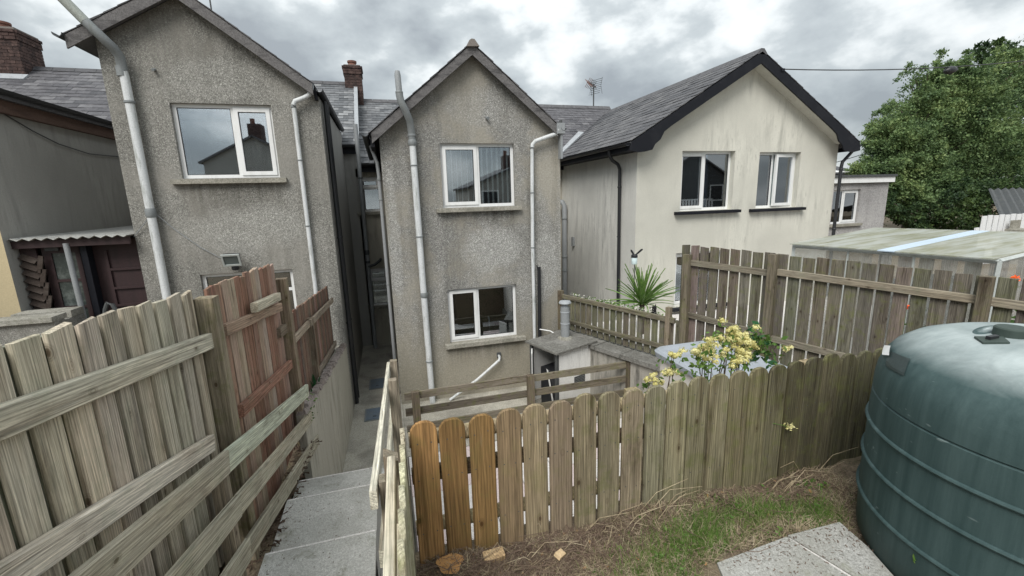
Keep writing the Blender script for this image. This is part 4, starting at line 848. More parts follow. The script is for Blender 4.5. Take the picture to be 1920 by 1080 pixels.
# ---- post and rail handrail in front of the left fence
HR = thing('handrail', (-.95, 2.6, -2.3), 'three-board handrail down the left side of the steps', 'handrail')
for lvl, (ya, za, yb, zb, yj) in enumerate(((.35, -.755, 4.74, -1.845, 2.5), (.6, -1.105, 4.76, -2.155, 2.55), (1.0, -1.495, 4.95, -2.535, 2.58))):
    zs_ = lambda y_: za+(zb-za)*(y_-ya)/(yb-ya)-.065
    c0, c1 = ((.285,.26,.205), (.30,.315,.25)) if lvl == 0 else ((.28,.26,.205), (.29,.268,.21))
    board('rail_board', (-.935, ya, zs_(ya)), (-.935, yj-.004, zs_(yj-.004)), .128, .032, (1,0,0), HR, tuple(v*1.0 for v in c0), WOOD); board('rail_board', (-.937, yj+.004, zs_(yj+.004)), (-.937, yb, zs_(yb)), .125, .032, (1,0,0), HR, tuple(v*1.0 for v in c1), WOOD)
for y_, zt in ((.75, -.93), (2.52, -1.36), (4.55, -1.86)): board('post', (-.99, y_, -2.75), (-.99, y_, zt), .075, .07, (1,0,0), HR, (.22,.185,.14), WOOD)
# ---- central handrail beside the steps
CH = thing('handrail', (-.12, 3, -2.4), 'pale two-board handrail between the steps and the courtyard', 'handrail')
cx_ = lambda y_: -.149+.077*(y_-1.8)/3.5; cz_ = lambda y_: -1.275-.148*(y_-1.8)
board('rail_board', (cx_(1.8), 1.8, cz_(1.8)), (cx_(4.55), 4.55, cz_(4.55)), .085, .032, (1,0,0), CH, (.44,.42,.35), WOOD)
board('rail_board', (cx_(1.8)+.012, 1.8, cz_(1.8)-.30), (cx_(4.5)+.012, 4.5, cz_(4.5)-.34), .085, .032, (1,0,0), CH, (.40,.38,.31), WOOD)
for y_, dz in ((1.90, -.0), (3.58, .04), (4.42, .03)): board('post', (cx_(y_)+.055, y_, -2.9 if y_ < 3 else -3.6), (cx_(y_)+.055, y_, cz_(y_)+dz+.05), .068, .068, (1,0,0), CH, (.165,.142,.11), WOOD, 'flat')
# ---- round-top picket fence along the lawn
PF = thing('picket_fence', (1.3, 1.74, -1.6), 'round-topped wooden picket fence edging the lawn, orange at its left end', 'fence')
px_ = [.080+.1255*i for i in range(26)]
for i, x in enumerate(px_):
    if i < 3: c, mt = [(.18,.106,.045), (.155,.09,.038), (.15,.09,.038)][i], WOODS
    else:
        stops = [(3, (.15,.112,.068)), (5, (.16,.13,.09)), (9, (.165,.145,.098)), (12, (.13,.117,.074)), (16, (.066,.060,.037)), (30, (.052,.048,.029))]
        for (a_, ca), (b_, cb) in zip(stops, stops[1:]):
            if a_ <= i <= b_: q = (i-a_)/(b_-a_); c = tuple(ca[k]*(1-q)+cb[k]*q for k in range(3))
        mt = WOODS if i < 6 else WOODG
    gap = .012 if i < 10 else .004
    zb_ = -1.625+random.uniform(-.008, .01); zt = -.908+random.uniform(-.012, .008)
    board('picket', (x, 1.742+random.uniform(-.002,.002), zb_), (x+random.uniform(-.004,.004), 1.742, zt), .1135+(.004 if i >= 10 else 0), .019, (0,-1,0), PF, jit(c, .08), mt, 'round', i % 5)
for z, r_, c in ((-1.01, .034, (.36,.29,.19)), (-1.445, .032, (.30,.25,.15))):
    o = MB().tube([(.02,1.786,z),(1.6,1.786,z-.004),(3.25,1.786,z)], r_, 10).build('rail', WOODS, PF, smooth=True, color=c)
board('rail', (.02, 1.775, -1.175), (3.25, 1.775, -1.175), .07, .03, (0,1,0), PF, (.07,.05,.035), WOODS)
for x in (1.15, 2.3): board('post', (x, 1.85, -2.0), (x, 1.85, -.98), .07, .07, (0,1,0), PF, (.2,.16,.1), WOODG)
SF = thing('picket_fence', (-.02, 1.3, -1.6), 'short run of pickets seen end-on beside the handrail, pale tops', 'fence')
for i in range(9):
    y_ = 1.70-.125*i; x = -.004-.045*(1.70-y_)
    board('picket', (x, y_, -1.62), (x, y_, -.912+random.uniform(-.006,.006)), .113, .019, (-1,0,0), SF, jit((.28,.262,.19), .08), WOODG, 'round', i % 5)
board('rail', (-.056, 1.76, -1.09), (-.099, .45, -1.09), .075, .034, (1,0,0), SF, (.45,.42,.34)); board('rail', (-.052, 1.76, -1.42), (-.095, .45, -1.42), .075, .034, (1,0,0), SF, (.32,.29,.22))
board('post', (-.06, 1.81, -2.3), (-.06, 1.81, -1.06), .07, .06, (1,0,0), SF, (.17,.145,.11), WOOD, 'cham')
nl = MB()
for i, x in enumerate(px_):
    for z in (-1.005, -1.175, -1.44):
        for dx in (-.032, .03):
            a, b = x+dx+random.uniform(-.006,.006), z+random.uniform(-.008,.008); nl.add([(a+.0032*math.cos(k*math.pi/3), 1.7312, b+.0032*math.sin(k*math.pi/3)) for k in range(6)], [(0,1,2,3,4,5)])
tag(nl.build('nail_heads', DARKF, PF), kind='stuff')
# ---- three-rail fence across the yard
TR = thing('rail_fence', (2.1, 6.4, GZ), 'brown three-rail post fence standing across the yard', 'fence')
for k, z in enumerate((-2.87, -3.13, -3.40)):
    for (xa, xb) in ((.06, 2.03), (2.04, 4.02)):
        board('rail', (xa, 6.37, z+random.uniform(-.012,.012)), (xb, 6.37, z+random.uniform(-.01,.01)), .118, .03, (0,-1,0), TR, jit((.12,.104,.08) if k == 0 else (.095,.082,.062), .1), WOODG)
for x in (.22, 2.05, 3.86): board('post', (x, 6.33 if x < 1 else 6.325, GZ), (x, 6.33 if x < 1 else 6.325, -2.80), .115, .085, (0,-1,0), TR, (.09,.073,.054), WOODG)
# ---- right boundary: low fence on the wall, then the tall fence
LO = thing('slat_fence', tuple(bl(1.3, 0, -2.7)), 'low slatted fence with a top rail in front of the palm', 'fence')
s = .10
while s < 2.62:
    p = bl(s+.06, -.03); board('slat', (p.x, p.y, -2.66), (p.x, p.y, -1.97+random.uniform(-.01,.01)), .112, .018, tuple(BN), LO, jit((.105,.098,.072), .15), WOODG, 'jag'); s += .148
p, q = bl(.0, .005), bl(2.62, .005)
board('rail', (p.x,p.y,-1.985), (q.x,q.y,-1.985), .085, .045, tuple(BN), LO, (.10,.09,.068), WOODG); board('rail', (p.x,p.y,-2.485), (q.x,q.y,-2.46), .075, .045, tuple(BN), LO, (.11,.10,.075), WOODG)
p = bl(.02, .02); board('post', (p.x,p.y,-2.72), (p.x,p.y,-1.87), .10, .09, tuple(BN), LO, (.11,.09,.066), WOODG)
TF = thing('board_fence', tuple(bl(4.8, 0, -2.3)), 'tall brown gapped board fence in front of the greenhouse', 'fence')
s = 2.66
while s < 7.4:
    p = bl(s+.07, -.03); zt = -.765-.03*(s-2.7)+random.uniform(-.012, .008)
    board('board', (p.x, p.y, -2.4), (p.x, p.y, zt), .128, .02, tuple(BN), TF, jit([(.092,.083,.066), (.102,.096,.076), (.088,.077,.063), (.10,.088,.072)][int(s*7) % 4], .15), WOODG, 'jag'); s += .15
for (sa, za, sb, zb, c) in ((2.72, -1.02, 4.0, -1.055, (.125,.112,.087)), (4.05, -1.03, 7.5, -1.16, (.19,.168,.13)), (2.72, -1.83, 4.0, -1.90, (.125,.112,.087)), (4.05, -1.93, 7.5, -2.05, (.14,.125,.098))):
    p, q = bl(sa, .005), bl(sb, .005); board('rail', (p.x,p.y,za), (q.x,q.y,zb), .085, .04, tuple(BN), TF, c, WOOD)
for s_, zt in ((2.80, -.90), (4.0, -.80), (5.9, -.86)):
    p = bl(s_, .035); board('post', (p.x,p.y,-3.0), (p.x,p.y,zt), .105, .095, tuple(BN), TF, (.11,.095,.07), WOODG)
p = bl(2.5, .0); board('end_post', (p.x,p.y,-3.0), (p.x,p.y,-1.78), .08, .08, tuple(BN), TF, (.15,.125,.095), WOODG)

# ================================================================== OBJECTS IN THE YARD
# boiler house
ang = R(22); BH = thing('boiler_house', (3.0, 7.2, GZ), 'grey cement boiler house with a round metal flue on its roof', 'boiler house')
ux, uy = Vector((math.cos(ang), math.sin(ang), 0)), Vector((-math.sin(ang), math.cos(ang), 0)); o0 = Vector((2.70, 6.80, 0))
def bp(a, b, z): v = o0+ux*a+uy*b; return (v.x, v.y, z)
Wd, Dp, zt = .95, .74, -2.69
mb = MB(); mb.prism([bp(.05,.01,GZ), bp(Wd,.01,GZ), bp(Wd,.01,zt), bp(.05,.01,zt)], tuple(uy*.02)); mb.build('front_panel', ASBEST, BH)
MB().prism([bp(Wd-.02,.032,GZ), bp(Wd-.02,Dp,GZ), bp(Wd-.02,Dp,zt), bp(Wd-.02,.032,zt)], tuple(ux*.02)).build('side_panel', ASBEST, BH)
MB().prism([bp(.02,Dp-.02,GZ), bp(Wd-.022,Dp-.02,GZ), bp(Wd-.022,Dp-.02,zt), bp(.02,Dp-.02,zt)], tuple(uy*.02)).build('back_panel', ASBEST, BH)
for (a, b) in ((.0, .0), (.0, Dp-.06), (Wd-.0, .0)): MB().prism([bp(a,b,GZ), bp(a+.045,b,GZ), bp(a+.045,b+.06,GZ), bp(a,b+.06,GZ)][::-1], (0,0,zt-GZ)).build('corner_post', DARKF, BH)
MB().prism([bp(-.06,-.06,zt+.004), bp(Wd+.04,-.06,zt+.004), bp(Wd+.04,Dp+.05,zt+.03), bp(-.06,Dp+.05,zt+.03)][::-1], (0,0,.035)).build('roof', ROOFC, BH)
MB().prism([bp(.0,Dp-.08,GZ+.05), bp(-.03,Dp-.08,GZ+.05), bp(-.22,Dp-.30,GZ+.05), bp(-.19,Dp-.30,GZ+.05)], (0,0,1.05)).build('open_door', ASBEST, BH)
MB().prism([bp(.06,.08,GZ+.02), bp(.5,.08,GZ+.02), bp(.5,.5,GZ+.02), bp(.06,.5,GZ+.02)][::-1], (0,0,.75)).build('boiler', BLACK, BH)
MB().prism([bp(.0,.05,GZ+.02), bp(-.02,.05,GZ+.02), bp(.04,.3,GZ+.75), bp(.06,.3,GZ+.75)], (0,.05,.02)).build('loose_board', ASBEST, BH)
lv = MB(); 
lvp = MB().prism([bp(.44,.0,GZ+.36), bp(.72,.0,GZ+.36), bp(.72,.0,GZ+.60), bp(.44,.0,GZ+.60)], tuple(uy*.008)).build('vent_louvre', DARKF, BH)
for i in range(7):
    for a in (.455, .59): MB().prism([bp(a,-.002,GZ+.38+i*.03), bp(a+.115,-.002,GZ+.38+i*.03), bp(a+.115,-.012,GZ+.398+i*.03), bp(a,-.012,GZ+.398+i*.03)], (0,0,.004)).build('louvre_blade', PIPEG, lvp)
fl = Vector(bp(.62, .42, zt+.05)); FLUE = MB().tube([fl, fl+Vector((0,0,.38)), fl+Vector((0,0,.62))], .085, 20).build('flue', PIPEG, BH, smooth=True)
MB().lathe(tuple(fl), [(.0,.02),(.14,.02),(.15,.0),(.12,.035),(.09,.05)], 20).build('flue_base', COPE, FLUE, smooth=True)
for z in (.30, .52): MB().lathe(tuple(fl), [(.086,z-.012),(.092,z-.006),(.092,z+.006),(.086,z+.012)], 20).build('flue_ring', LEAD, FLUE, smooth=True)
MB().lathe(tuple(fl), [(.06,.62),(.065,.68),(.115,.685),(.12,.70),(.10,.73),(.0,.745)], 20).build('flue_cap', LEAD, FLUE, smooth=True)
# beige storage tank with pale lid
ST = thing('storage_tank', (3.95, 4.35, GZ), 'beige plastic tank with a pale blue-grey lid behind the yellow bush', 'tank')
tr_ = .12
def rrect(x0, x1, y0, y1, r, n=5):
    o = []
    for cx, cy, a0 in ((x1-r,y1-r,0),(x0+r,y1-r,90),(x0+r,y0+r,180),(x1-r,y0+r,270)):
        for k in range(n+1): a = R(a0+90*k/n); o.append((cx+r*math.cos(a), cy+r*math.sin(a)))
    return o
def loft(layers, cap=True):
    mb = MB(); n = len(layers[0][0]); vs = [(x, y, z) for pr, z in layers for x, y in pr]; fs = []
    for i in range(len(layers)-1):
        for k in range(n): fs.append((i*n+k, i*n+(k+1) % n, (i+1)*n+(k+1) % n, (i+1)*n+k))
    fs.append(tuple(range((len(layers)-1)*n, len(layers)*n))); return mb.add(vs, fs)
loft([(rrect(3.44,4.42,3.30,4.93,.14), -3.45), (rrect(3.42,4.44,3.28,4.95,.14), -2.3), (rrect(3.42,4.44,3.28,4.95,.14), -2.12)]).build('body', BODYM, ST, smooth=50)
loft([(rrect(3.37,4.48,3.23,5.0,.16), -2.15), (rrect(3.36,4.49,3.22,5.01,.16), -2.085), (rrect(3.39,4.46,3.25,4.98,.15), -2.055), (rrect(3.44,4.41,3.30,4.93,.12), -2.05), (rrect(3.47,4.38,3.33,4.90,.11), -2.062), (rrect(3.9,4.0,3.8,4.3,.05), -2.02)]).build('lid', LIDM, ST, smooth=30)
MB().box(3.4, 4.44, 3.3, 4.93, GZ, -3.46).build('plinth', COPE, ST)
# manhole covers
for i, (x0, x1, y0, y1) in enumerate(((-.66,-.30,7.70,8.2),(-.62,-.29,9.1,9.66))):
    MC = thing('manhole_cover', ((x0+x1)/2, (y0+y1)/2, GZ), ['blue-grey manhole cover beside the grey house corner, nearer one', 'blue-grey manhole cover farther back in the dark passage'][i], 'manhole cover', 'manhole covers in the path')
    MB().box(x0, x1, y0, y1, GZ+.002, GZ+.012).build('frame', PIPEJ, MC); MB().box(x0+.03, x1-.03, y0+.03, y1-.03, GZ+.0125, GZ+.02).build('lid', BLUEC, MC); MB().box((x0+x1)/2-.03, (x0+x1)/2+.03, y0+.12, y0+.15, GZ+.0205, GZ+.024).build('key_plate', DARKF, MC)
# floodlight on the left house
FL = thing('floodlight', (-2.43, 8.1, -.85), 'small security floodlight with sensor above the lower left window', 'floodlight')
Mf = Matrix.Translation((-2.43, 8.02, -.82)) @ Matrix.Rotation(R(22), 4, 'X')
MB().obox(Mf, .115, .035, .085).build('housing', BLACK, FL)
b = MB()
for (cx_2, cz_2, hx, hz) in ((0,.09,.13,.014),(0,-.09,.13,.014),(.118,0,.012,.076),(-.118,0,.012,.076)): b.obox(Mf @ Matrix.Translation((cx_2,-.045,cz_2)), hx, .012, hz)
b.build('bezel', ALU, FL); MB().obox(Mf @ Matrix.Translation((0,-.04,0)), .104, .003, .074).build('glass', m_plain('lamp_glass', (.10,.12,.12), .2, .5), FL)
MB().lathe((-2.42,8.08,-1.02), [(0,0),(.045,.01),(.055,.04),(.05,.08),(0,.09)], 12).build('sensor', BLACK, FL, smooth=True); MB().box(-2.45,-2.41,8.05,8.2,-.95,-.86).build('bracket', BLACK, FL)

# ================================================================== LAWN OBJECTS
# green oil tank
TC = (2.5, .9, -1.61); OT = thing('oil_tank', TC, 'large ribbed green plastic oil tank at the right edge of the lawn', 'oil tank')
prof = [(.0,.0),(.585,.0),(.60,.02)]
for z in (.012, .208, .384, .555): pass
zz_ = 0.03
ribs = [.015, .205, .382, .553]
for z in ribs: prof += [(.608,z+.002),(.617,z+.005),(.620,z+.011),(.617,z+.017),(.609,z+.02)] if z > .02 else []
prof += [(.610,.62),(.607,.694),(.600,.700),(.607,.706),(.606,.76),(.600,.81),(.585,.86),(.552,.91),(.500,.95),(.44,.974),(.37,.986),(.25,.992),(.12,.998),(0,1.0)]
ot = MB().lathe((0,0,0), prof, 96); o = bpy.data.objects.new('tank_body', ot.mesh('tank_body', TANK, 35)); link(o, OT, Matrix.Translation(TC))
def on_tank(az, r, z): return Vector((TC[0]+r*math.cos(az), TC[1]+r*math.sin(az), TC[2]+z))
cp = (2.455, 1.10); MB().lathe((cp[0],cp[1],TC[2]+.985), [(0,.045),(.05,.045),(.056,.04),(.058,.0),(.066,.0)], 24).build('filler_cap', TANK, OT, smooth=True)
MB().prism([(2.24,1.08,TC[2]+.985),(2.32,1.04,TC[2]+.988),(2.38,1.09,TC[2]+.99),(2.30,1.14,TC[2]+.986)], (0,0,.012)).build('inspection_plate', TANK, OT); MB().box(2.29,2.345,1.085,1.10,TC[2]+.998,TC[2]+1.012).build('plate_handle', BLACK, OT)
rdg = MB(); rdg.lathe((0,0,0), [(1.0,0),(.92,.25),(.7,.62),(.4,.9),(0,1.0)], 24); rdm = rdg.mesh('moulded_ridge', TANK, True)
link(bpy.data.objects.new('moulded_ridge', rdm), OT, Matrix.Translation((2.48,1.19,TC[2]+.962)) @ Matrix.Rotation(R(12),4,'Z') @ Matrix.Diagonal((.22,.06,.035,1)))
def decal4(name, mat, cs, off=.004):
    pz = [(.607,.706),(.606,.76),(.600,.81),(.585,.86),(.552,.91),(.500,.95)]
    vs = []; fs = []; n = 6
    for j in range(n+1):
        for i in range(n+1):
            u, v = i/n, j/n; az, z = [(cs[0][k]*(1-u)+cs[1][k]*u)*(1-v)+(cs[3][k]*(1-u)+cs[2][k]*u)*v for k in (0, 1)]
            for (r0, a), (r1, b) in zip(pz, pz[1:]):
                if a <= z <= b: rad = r0+(r1-r0)*(z-a)/(b-a)
            vs.append(on_tank(R(az), rad+off, z+off*.6))
    for j in range(n):
        for i in range(n): a = j*(n+1)+i; fs.append((a, a+1, a+n+2, a+n+1))
    MB().add(vs, fs).build(name, mat, OT)
decal4('rating_plate', m_plain('dark_green_plate', (.03,.045,.045), .5, .4), [(132,.893),(148,.914),(152.7,.855),(138.7,.844)])
decal4('white_tag', PVC, [(121,.880),(129.5,.905),(137,.882),(131.5,.864)], .012)
# garden flags
for i, pts in enumerate(([(1.27,1.335),(1.68,1.36),(1.74,1.10),(1.62,.85),(1.10,.9)], [(1.695,1.365),(2.00,1.355),(1.97,1.20),(1.90,1.03),(1.65,.80),(1.76,1.10)])):
    fl_ = MB().prism([(x, y, -1.66) for x, y in pts][::-1], (0,0,.075)).build('paving_flag', FLAG); tag(fl_, ['rough grey garden flag nearest the grass, left of the joint', 'rough grey garden flag against the green tank, right of the joint'][i], 'paving slab', 'garden flags by the tank')
structure(MB().prism([(1.683,1.352,-1.66),(1.693,1.352,-1.66),(1.757,1.10,-1.66),(1.648,.80,-1.66),(1.622,.84,-1.66),(1.742,1.10,-1.66)], (0,0,.07)).build('mortar_joint', PAVE))
# stump, block, chips
SU = thing('tree_stump', (.16, 1.60, -1.62), 'fresh cut orange tree stump at the foot of the first picket', 'stump')
vs = []; n = 20; prof_r = [.058+.006*math.sin(3*a)+.005*math.sin(5*a+1) for a in [2*math.pi*k/n for k in range(n)]]
for z, f in ((-.06, 1.2), (.025, 1.03), (.035, .98)): vs += [(.0+prof_r[k]*f*math.cos(2*math.pi*k/n), prof_r[k]*f*math.sin(2*math.pi*k/n), z) for k in range(n)]
fs = [(i*n+k, i*n+(k+1) % n, (i+1)*n+(k+1) % n, (i+1)*n+k) for i in range(2) for k in range(n)]
link(bpy.data.objects.new('bark', MB().add(vs, fs).mesh('bark', BARK, True)), SU, Matrix.Translation((.15,1.665,-1.595)))
link(bpy.data.objects.new('cut_face', MB().add([(v[0], v[1], v[2]+.001) for v in vs[2*n:]], [tuple(range(n))]).mesh('cut_face', CUTW)), SU, Matrix.Translation((.15,1.665,-1.595)))
bk = board('wood_block', (.352, 1.675, -1.68), (.347, 1.665, -1.565), .095, .055, (0,-1,.3), None, (.36,.26,.15), WOODS); tag(bk, 'squared wooden offcut standing in dry twigs by the third picket', 'wood block')
ch_ = MB(); ch_.obox(Matrix.Translation((.635,1.585,-1.582)) @ Euler((.3,.2,.6)).to_matrix().to_4x4(), .024, .016, .008); tag(ch_.build('wood_chip', m_plain('pale_split_wood', (.58,.44,.27), .8, .2, (.4,.27,.14), .5, .2, (40,40,40))), 'pale wood chip lying in dry grass before the fence', 'wood chip')

def leafy(name, parent, pts, size, mat, n, kind=None, spread=.05, upb=.3):
    V = np.zeros((n*4, 3), np.float32)
    for i in range(n):
        c = Vector(random.choice(pts))+Vector((random.gauss(0,spread),random.gauss(0,spread),random.gauss(0,spread))); d = Vector((random.gauss(0,1),random.gauss(0,1),random.gauss(upb,.8))).normalized(); s_ = d.cross(Vector((random.gauss(0,1),random.gauss(0,1),random.gauss(0,1)))).normalized(); l_ = size*random.uniform(.6,1.3)
        V[i*4:i*4+4] = [c, c+d*l_*.5+s_*l_*.28, c+d*l_, c+d*l_*.5-s_*l_*.28]
    o = bpy.data.objects.new(name, fastmesh(name, V, np.arange(n*4).reshape(n,4), mat)); link(o, parent)
    if kind: o['kind'] = kind
    return o
# ---- grass, straw, twigs (stuff)
def blades(name, n, posf, hf, wf, mat, lean=.5, flat=False):
    V = np.zeros((n*4, 3), np.float32); k = 0
    for i in range(n):
        x, y = posf(); h = hf(x, y); wd = wf(); a = random.uniform(0, 2*math.pi); ca, sa = math.cos(a), math.sin(a); z = gh(x, y)
        b = random.uniform(0, 2*math.pi); ln = random.uniform(.1, lean)*h
        tx, ty = math.cos(b)*ln, math.sin(b)*ln
        if flat: z0 = z+random.uniform(.002, .03); z1 = z0+random.uniform(-.012, .03); tx, ty = math.cos(b)*h, math.sin(b)*h; ca, sa = -math.sin(b), math.cos(b)
        else: z0 = z-.005; z1 = z+h
        V[k] = (x-ca*wd, y-sa*wd, z0); V[k+1] = (x+ca*wd, y+sa*wd, z0); V[k+2] = (x+tx+ca*wd*.25, y+ty+sa*wd*.25, z1); V[k+3] = (x+tx-ca*wd*.25, y+ty-sa*wd*.25, z1); k += 4
    me = fastmesh(name, V, np.arange(n*4).reshape(n, 4), mat); o = bpy.data.objects.new(name, me); link(o); return o
def onflag(x, y): return y < 1.37 and y < 1.40 and x > 1.14+.6*(1.335-y)*.3 and x < 2.02 and y > .78 and not (x < 1.27-.0 and y > 1.34)
tufts = [(.98,1.42,.14,1.5),(1.18,1.50,.13,1.6),(1.42,1.56,.10,1.3),(1.62,1.53,.09,1.4),(1.80,1.52,.10,1.2),(1.08,1.25,.16,1.1),(.85,1.2,.14,.9),(1.3,1.44,.1,.9),(2.0,1.47,.08,1),(1.99,1.0,.05,.9),(.7,1.1,.15,.6)]
def pg():
    while True:
        t_ = random.choice(tufts); x, y = random.gauss(t_[0], t_[2]*.75), random.gauss(t_[1], t_[2]*.55)
        if y < 1.715 and x > .1 and not onflag(x, y) and math.hypot(x-2.5, y-.9) > .62: return x, y
def pall():
    while True:
        x, y = random.uniform(.02, 2.35), random.uniform(.75, 1.73)
        if not onflag(x, y) and math.hypot(x-2.5, y-.9) > .62: return x, y
def ptw():
    while True:
        x, y = random.uniform(.05, 2.3), 1.735-abs(random.gauss(0, .16))
        if random.random() < (1.0 if x < 1.0 else .45) and not onflag(x, y) and math.hypot(x-2.5, y-.9) > .62: return x, y
tag(blades('lawn_grass', 10500, pg, lambda x, y: random.uniform(.025, .075), lambda: random.uniform(.0009, .0019), GRASS, .9), kind='stuff')
tag(blades('sparse_grass', 6000, pall, lambda x, y: random.uniform(.012, .04), lambda: random.uniform(.0008, .0016), GRASS, 1.0), kind='stuff')
tag(blades('dry_straw', 23000, pall, lambda x, y: random.uniform(.02, .085), lambda: random.uniform(.0007, .0017), STRAW, 1.6, True), kind='stuff')
tag(blades('dry_twigs', 6500, ptw, lambda x, y: random.uniform(.03, .12), lambda: random.uniform(.001, .0026), TWIG, 1.5, True), kind='stuff')
tw = MB()
for i in range(300):
    x, y = ptw(); a = random.uniform(0, 6.28); l_ = random.uniform(.08, .28); z = gh(x, y)+.012
    if y > 1.65 and math.sin(a) > 0: a = -a
    p = [(x,y,z),(x+math.cos(a)*l_*.5,y+math.sin(a)*l_*.5,z+random.uniform(.0,.05)),(x+math.cos(a+.3)*l_,y+math.sin(a+.3)*l_*.8,z+random.uniform(-.01,.05))]
    p = [(q[0], min(q[1], 1.726), q[2]) for q in p]; tw.tube(p, [.0022,.0018,.001], 4, False)
tag(tw.build('twig_litter', TWIG), kind='stuff')
tw = MB()
for i in range(46):                                           # long dead stems against the fence
    x = random.choice([random.uniform(1.1,1.3), random.uniform(1.9,2.3), random.uniform(.4,1.0)]); y = random.uniform(1.6,1.72); a = random.uniform(-.5,3.6); l_ = random.uniform(.12,.32); z = gh(x, y)
    p = [(x,y,z),(x+math.cos(a)*l_*.4,y,z+l_*.35),(x+math.cos(a)*l_,y-.02,z+l_*random.uniform(.1,.6))]; tw.tube(p, [.0022,.0018,.0012], 4, False)
tag(tw.build('dead_stems', STRAW), kind='stuff')
cp_ = MB()
for i in range(70):
    x, y = ptw(); M = Matrix.Translation((x, min(y, 1.72), gh(x, y)+.022)) @ Euler((random.uniform(-.5,.5), random.uniform(-.5,.5), random.uniform(0,6))).to_matrix().to_4x4(); cp_.obox(M, random.uniform(.003,.011), random.uniform(.002,.006), random.uniform(.001,.003))
tag(cp_.build('bark_chips', CUTW), kind='stuff')
cl_ = [(random.gauss(t_[0], .12), min(1.70, random.gauss(t_[1], .07))) for t_ in tufts for _ in range(9)]+[(random.uniform(1.8,2.2), random.uniform(1.55,1.7)) for _ in range(14)]
cl_ = [(x, y, gh(x, y)+.02) for x, y in cl_ if not onflag(x, y) and math.hypot(x-2.5, y-.9) > .63 and x > .3]
leafy('clover', None, cl_, .022, BUSHM, 900, 'stuff', .012)
db = MB()
def bit(x, y, z):
    a = random.uniform(0, 6.28); l_, w_ = random.uniform(.0015, .009), random.uniform(.0008, .0022); ca, sa = math.cos(a), math.sin(a)
    db.quad((x-ca*l_+sa*w_, y-sa*l_-ca*w_, z), (x+ca*l_+sa*w_, y+sa*l_-ca*w_, z+random.uniform(0,.004)), (x+ca*l_-sa*w_, y+sa*l_+ca*w_, z+.002), (x-ca*l_-sa*w_, y-sa*l_+ca*w_, z+random.uniform(0,.004)))
for i in range(240):                                          # bits blown onto the flags, thickest at their edges
    u = random.random(); x = 1.28+.72*u; y = 1.352-abs(random.gauss(0, .11)); bit(x, y, -1.5835)
for i in range(260):
    yy = random.uniform(2.1, 3.9); x = random.choice([-.92+abs(random.gauss(0, .09)), random.uniform(-.9, -.26)]); zt_ = -2.206 if yy < 2.815 else (-2.29 if yy < 3.475 else -2.42); bit(x, yy, zt_+.003)
for i in range(260):
    yy = random.uniform(6.3, 11.5); bit(random.choice([-.83+abs(random.gauss(0, .08)), random.uniform(-.8, 0)]), yy, GZ+.004)
tag(db.build('debris', TWIG), kind='stuff')
# small debris in soil strip left of the steps
def gh2(x, y): return -2.07-.115*(max(y,1)-1)
V = []; 
lit = MB()
for i in range(900):
    y = random.uniform(1.6, 4.7); x = random.uniform(-1.15, -.90); a = random.uniform(0, 6.28); l_ = random.uniform(.02, .09); z = gh2(x, y)+random.uniform(.01, .04)
    dx, dy = math.cos(a)*l_, math.sin(a)*l_; w_ = random.uniform(.0015, .004); lit.quad((x-dy*.03-w_,y,z),(x+w_,y-.001,z),(x+dx+w_*.4,y+dy,z+random.uniform(-.01,.03)),(x+dx-w_*.4,y+dy,z+random.uniform(-.01,.03)))
tag(lit.build('leaf_litter', TWIG), kind='stuff')
FE = thing('fern', (-.99, 5.2, -2.2), 'small green fern between the handrail end and the stone coping', 'fern')
for i in range(16):
    b0 = Vector((-1.0+random.uniform(-.02,.03), 4.9+random.uniform(0,.9), -2.16-.1*random.random())); d = Vector((random.gauss(.1,.3), random.gauss(-.2,.4), .8)).normalized(); f_ = MB(); L_ = random.uniform(.10,.2)
    for k in range(9):
        p = b0+d*L_*k/9+Vector((0,0,-.25*L_*(k/9)**2)); s_ = d.cross(Vector((0,0,1))).normalized()*(.035*(1-k/10))
        f_.quad(p-s_, p-s_*.3+d*.012, p+d*.016, p-d*.004); f_.quad(p+s_, p+s_*.3+d*.012, p+d*.016, p-d*.004)
    f_.build('frond', FERN, FE)
leafy('weed_leaves', FE, [(-.98,4.85,-2.12),(-.97,4.75,-2.2),(-1.0,5.0,-2.15)], .035, BUSHM, 160, 'stuff', .04)
WE = thing('weed', (1.93, 1.02, -1.6), 'small round-leaved weed growing against the green tank', 'weed')
MB().tube([(1.93,1.03,-1.6),(1.925,1.02,-1.52),(1.91,1.01,-1.44)], .0015, 4).build('stem', GRASS, WE)
for q in ((1.935,1.02,-1.55),(1.92,1.01,-1.50),(1.905,1.0,-1.45),(1.92,1.02,-1.57),(1.90,1.0,-1.435)):
    MB().add([(q[0]+.012*math.cos(a)*.9+random.uniform(-.001,.001), q[1]-.006+.006*math.sin(a), q[2]+.012*math.sin(a)) for a in [k*math.pi/4 for k in range(8)]], [tuple(range(8))]).build('leaf', BUSHM, WE)

# ---- yellow flowering bush behind the pickets
YB = thing('flowering_bush', (1.9, 2.15, -2.2), 'bush with pale yellow flower clusters leaning over the picket fence', 'bush')
heads = [(1.44,2.15,-1.09,.035),(1.47,2.15,-1.06,.03),(1.50,2.15,-1.115,.03),(1.575,2.12,-1.03,.045),(1.56,2.1,-.93,.034),(1.60,2.14,-.955,.03),(1.76,2.15,-.955,.052),(1.82,2.15,-.92,.05),(1.87,2.2,-.955,.05),(1.93,2.2,-.99,.045),(1.84,2.12,-.99,.04),(1.99,2.25,-.915,.045),(2.08,2.25,-.89,.055),(2.13,2.25,-.95,.05),(2.22,2.3,-.955,.055),(2.30,2.3,-.975,.06),(2.15,2.2,-1.02,.055),(2.25,2.2,-1.03,.06),(2.35,2.3,-1.05,.05),(2.10,2.15,-1.06,.05),(2.60,2.25,-1.07,.04),(2.04,2.2,-1.0,.04)]
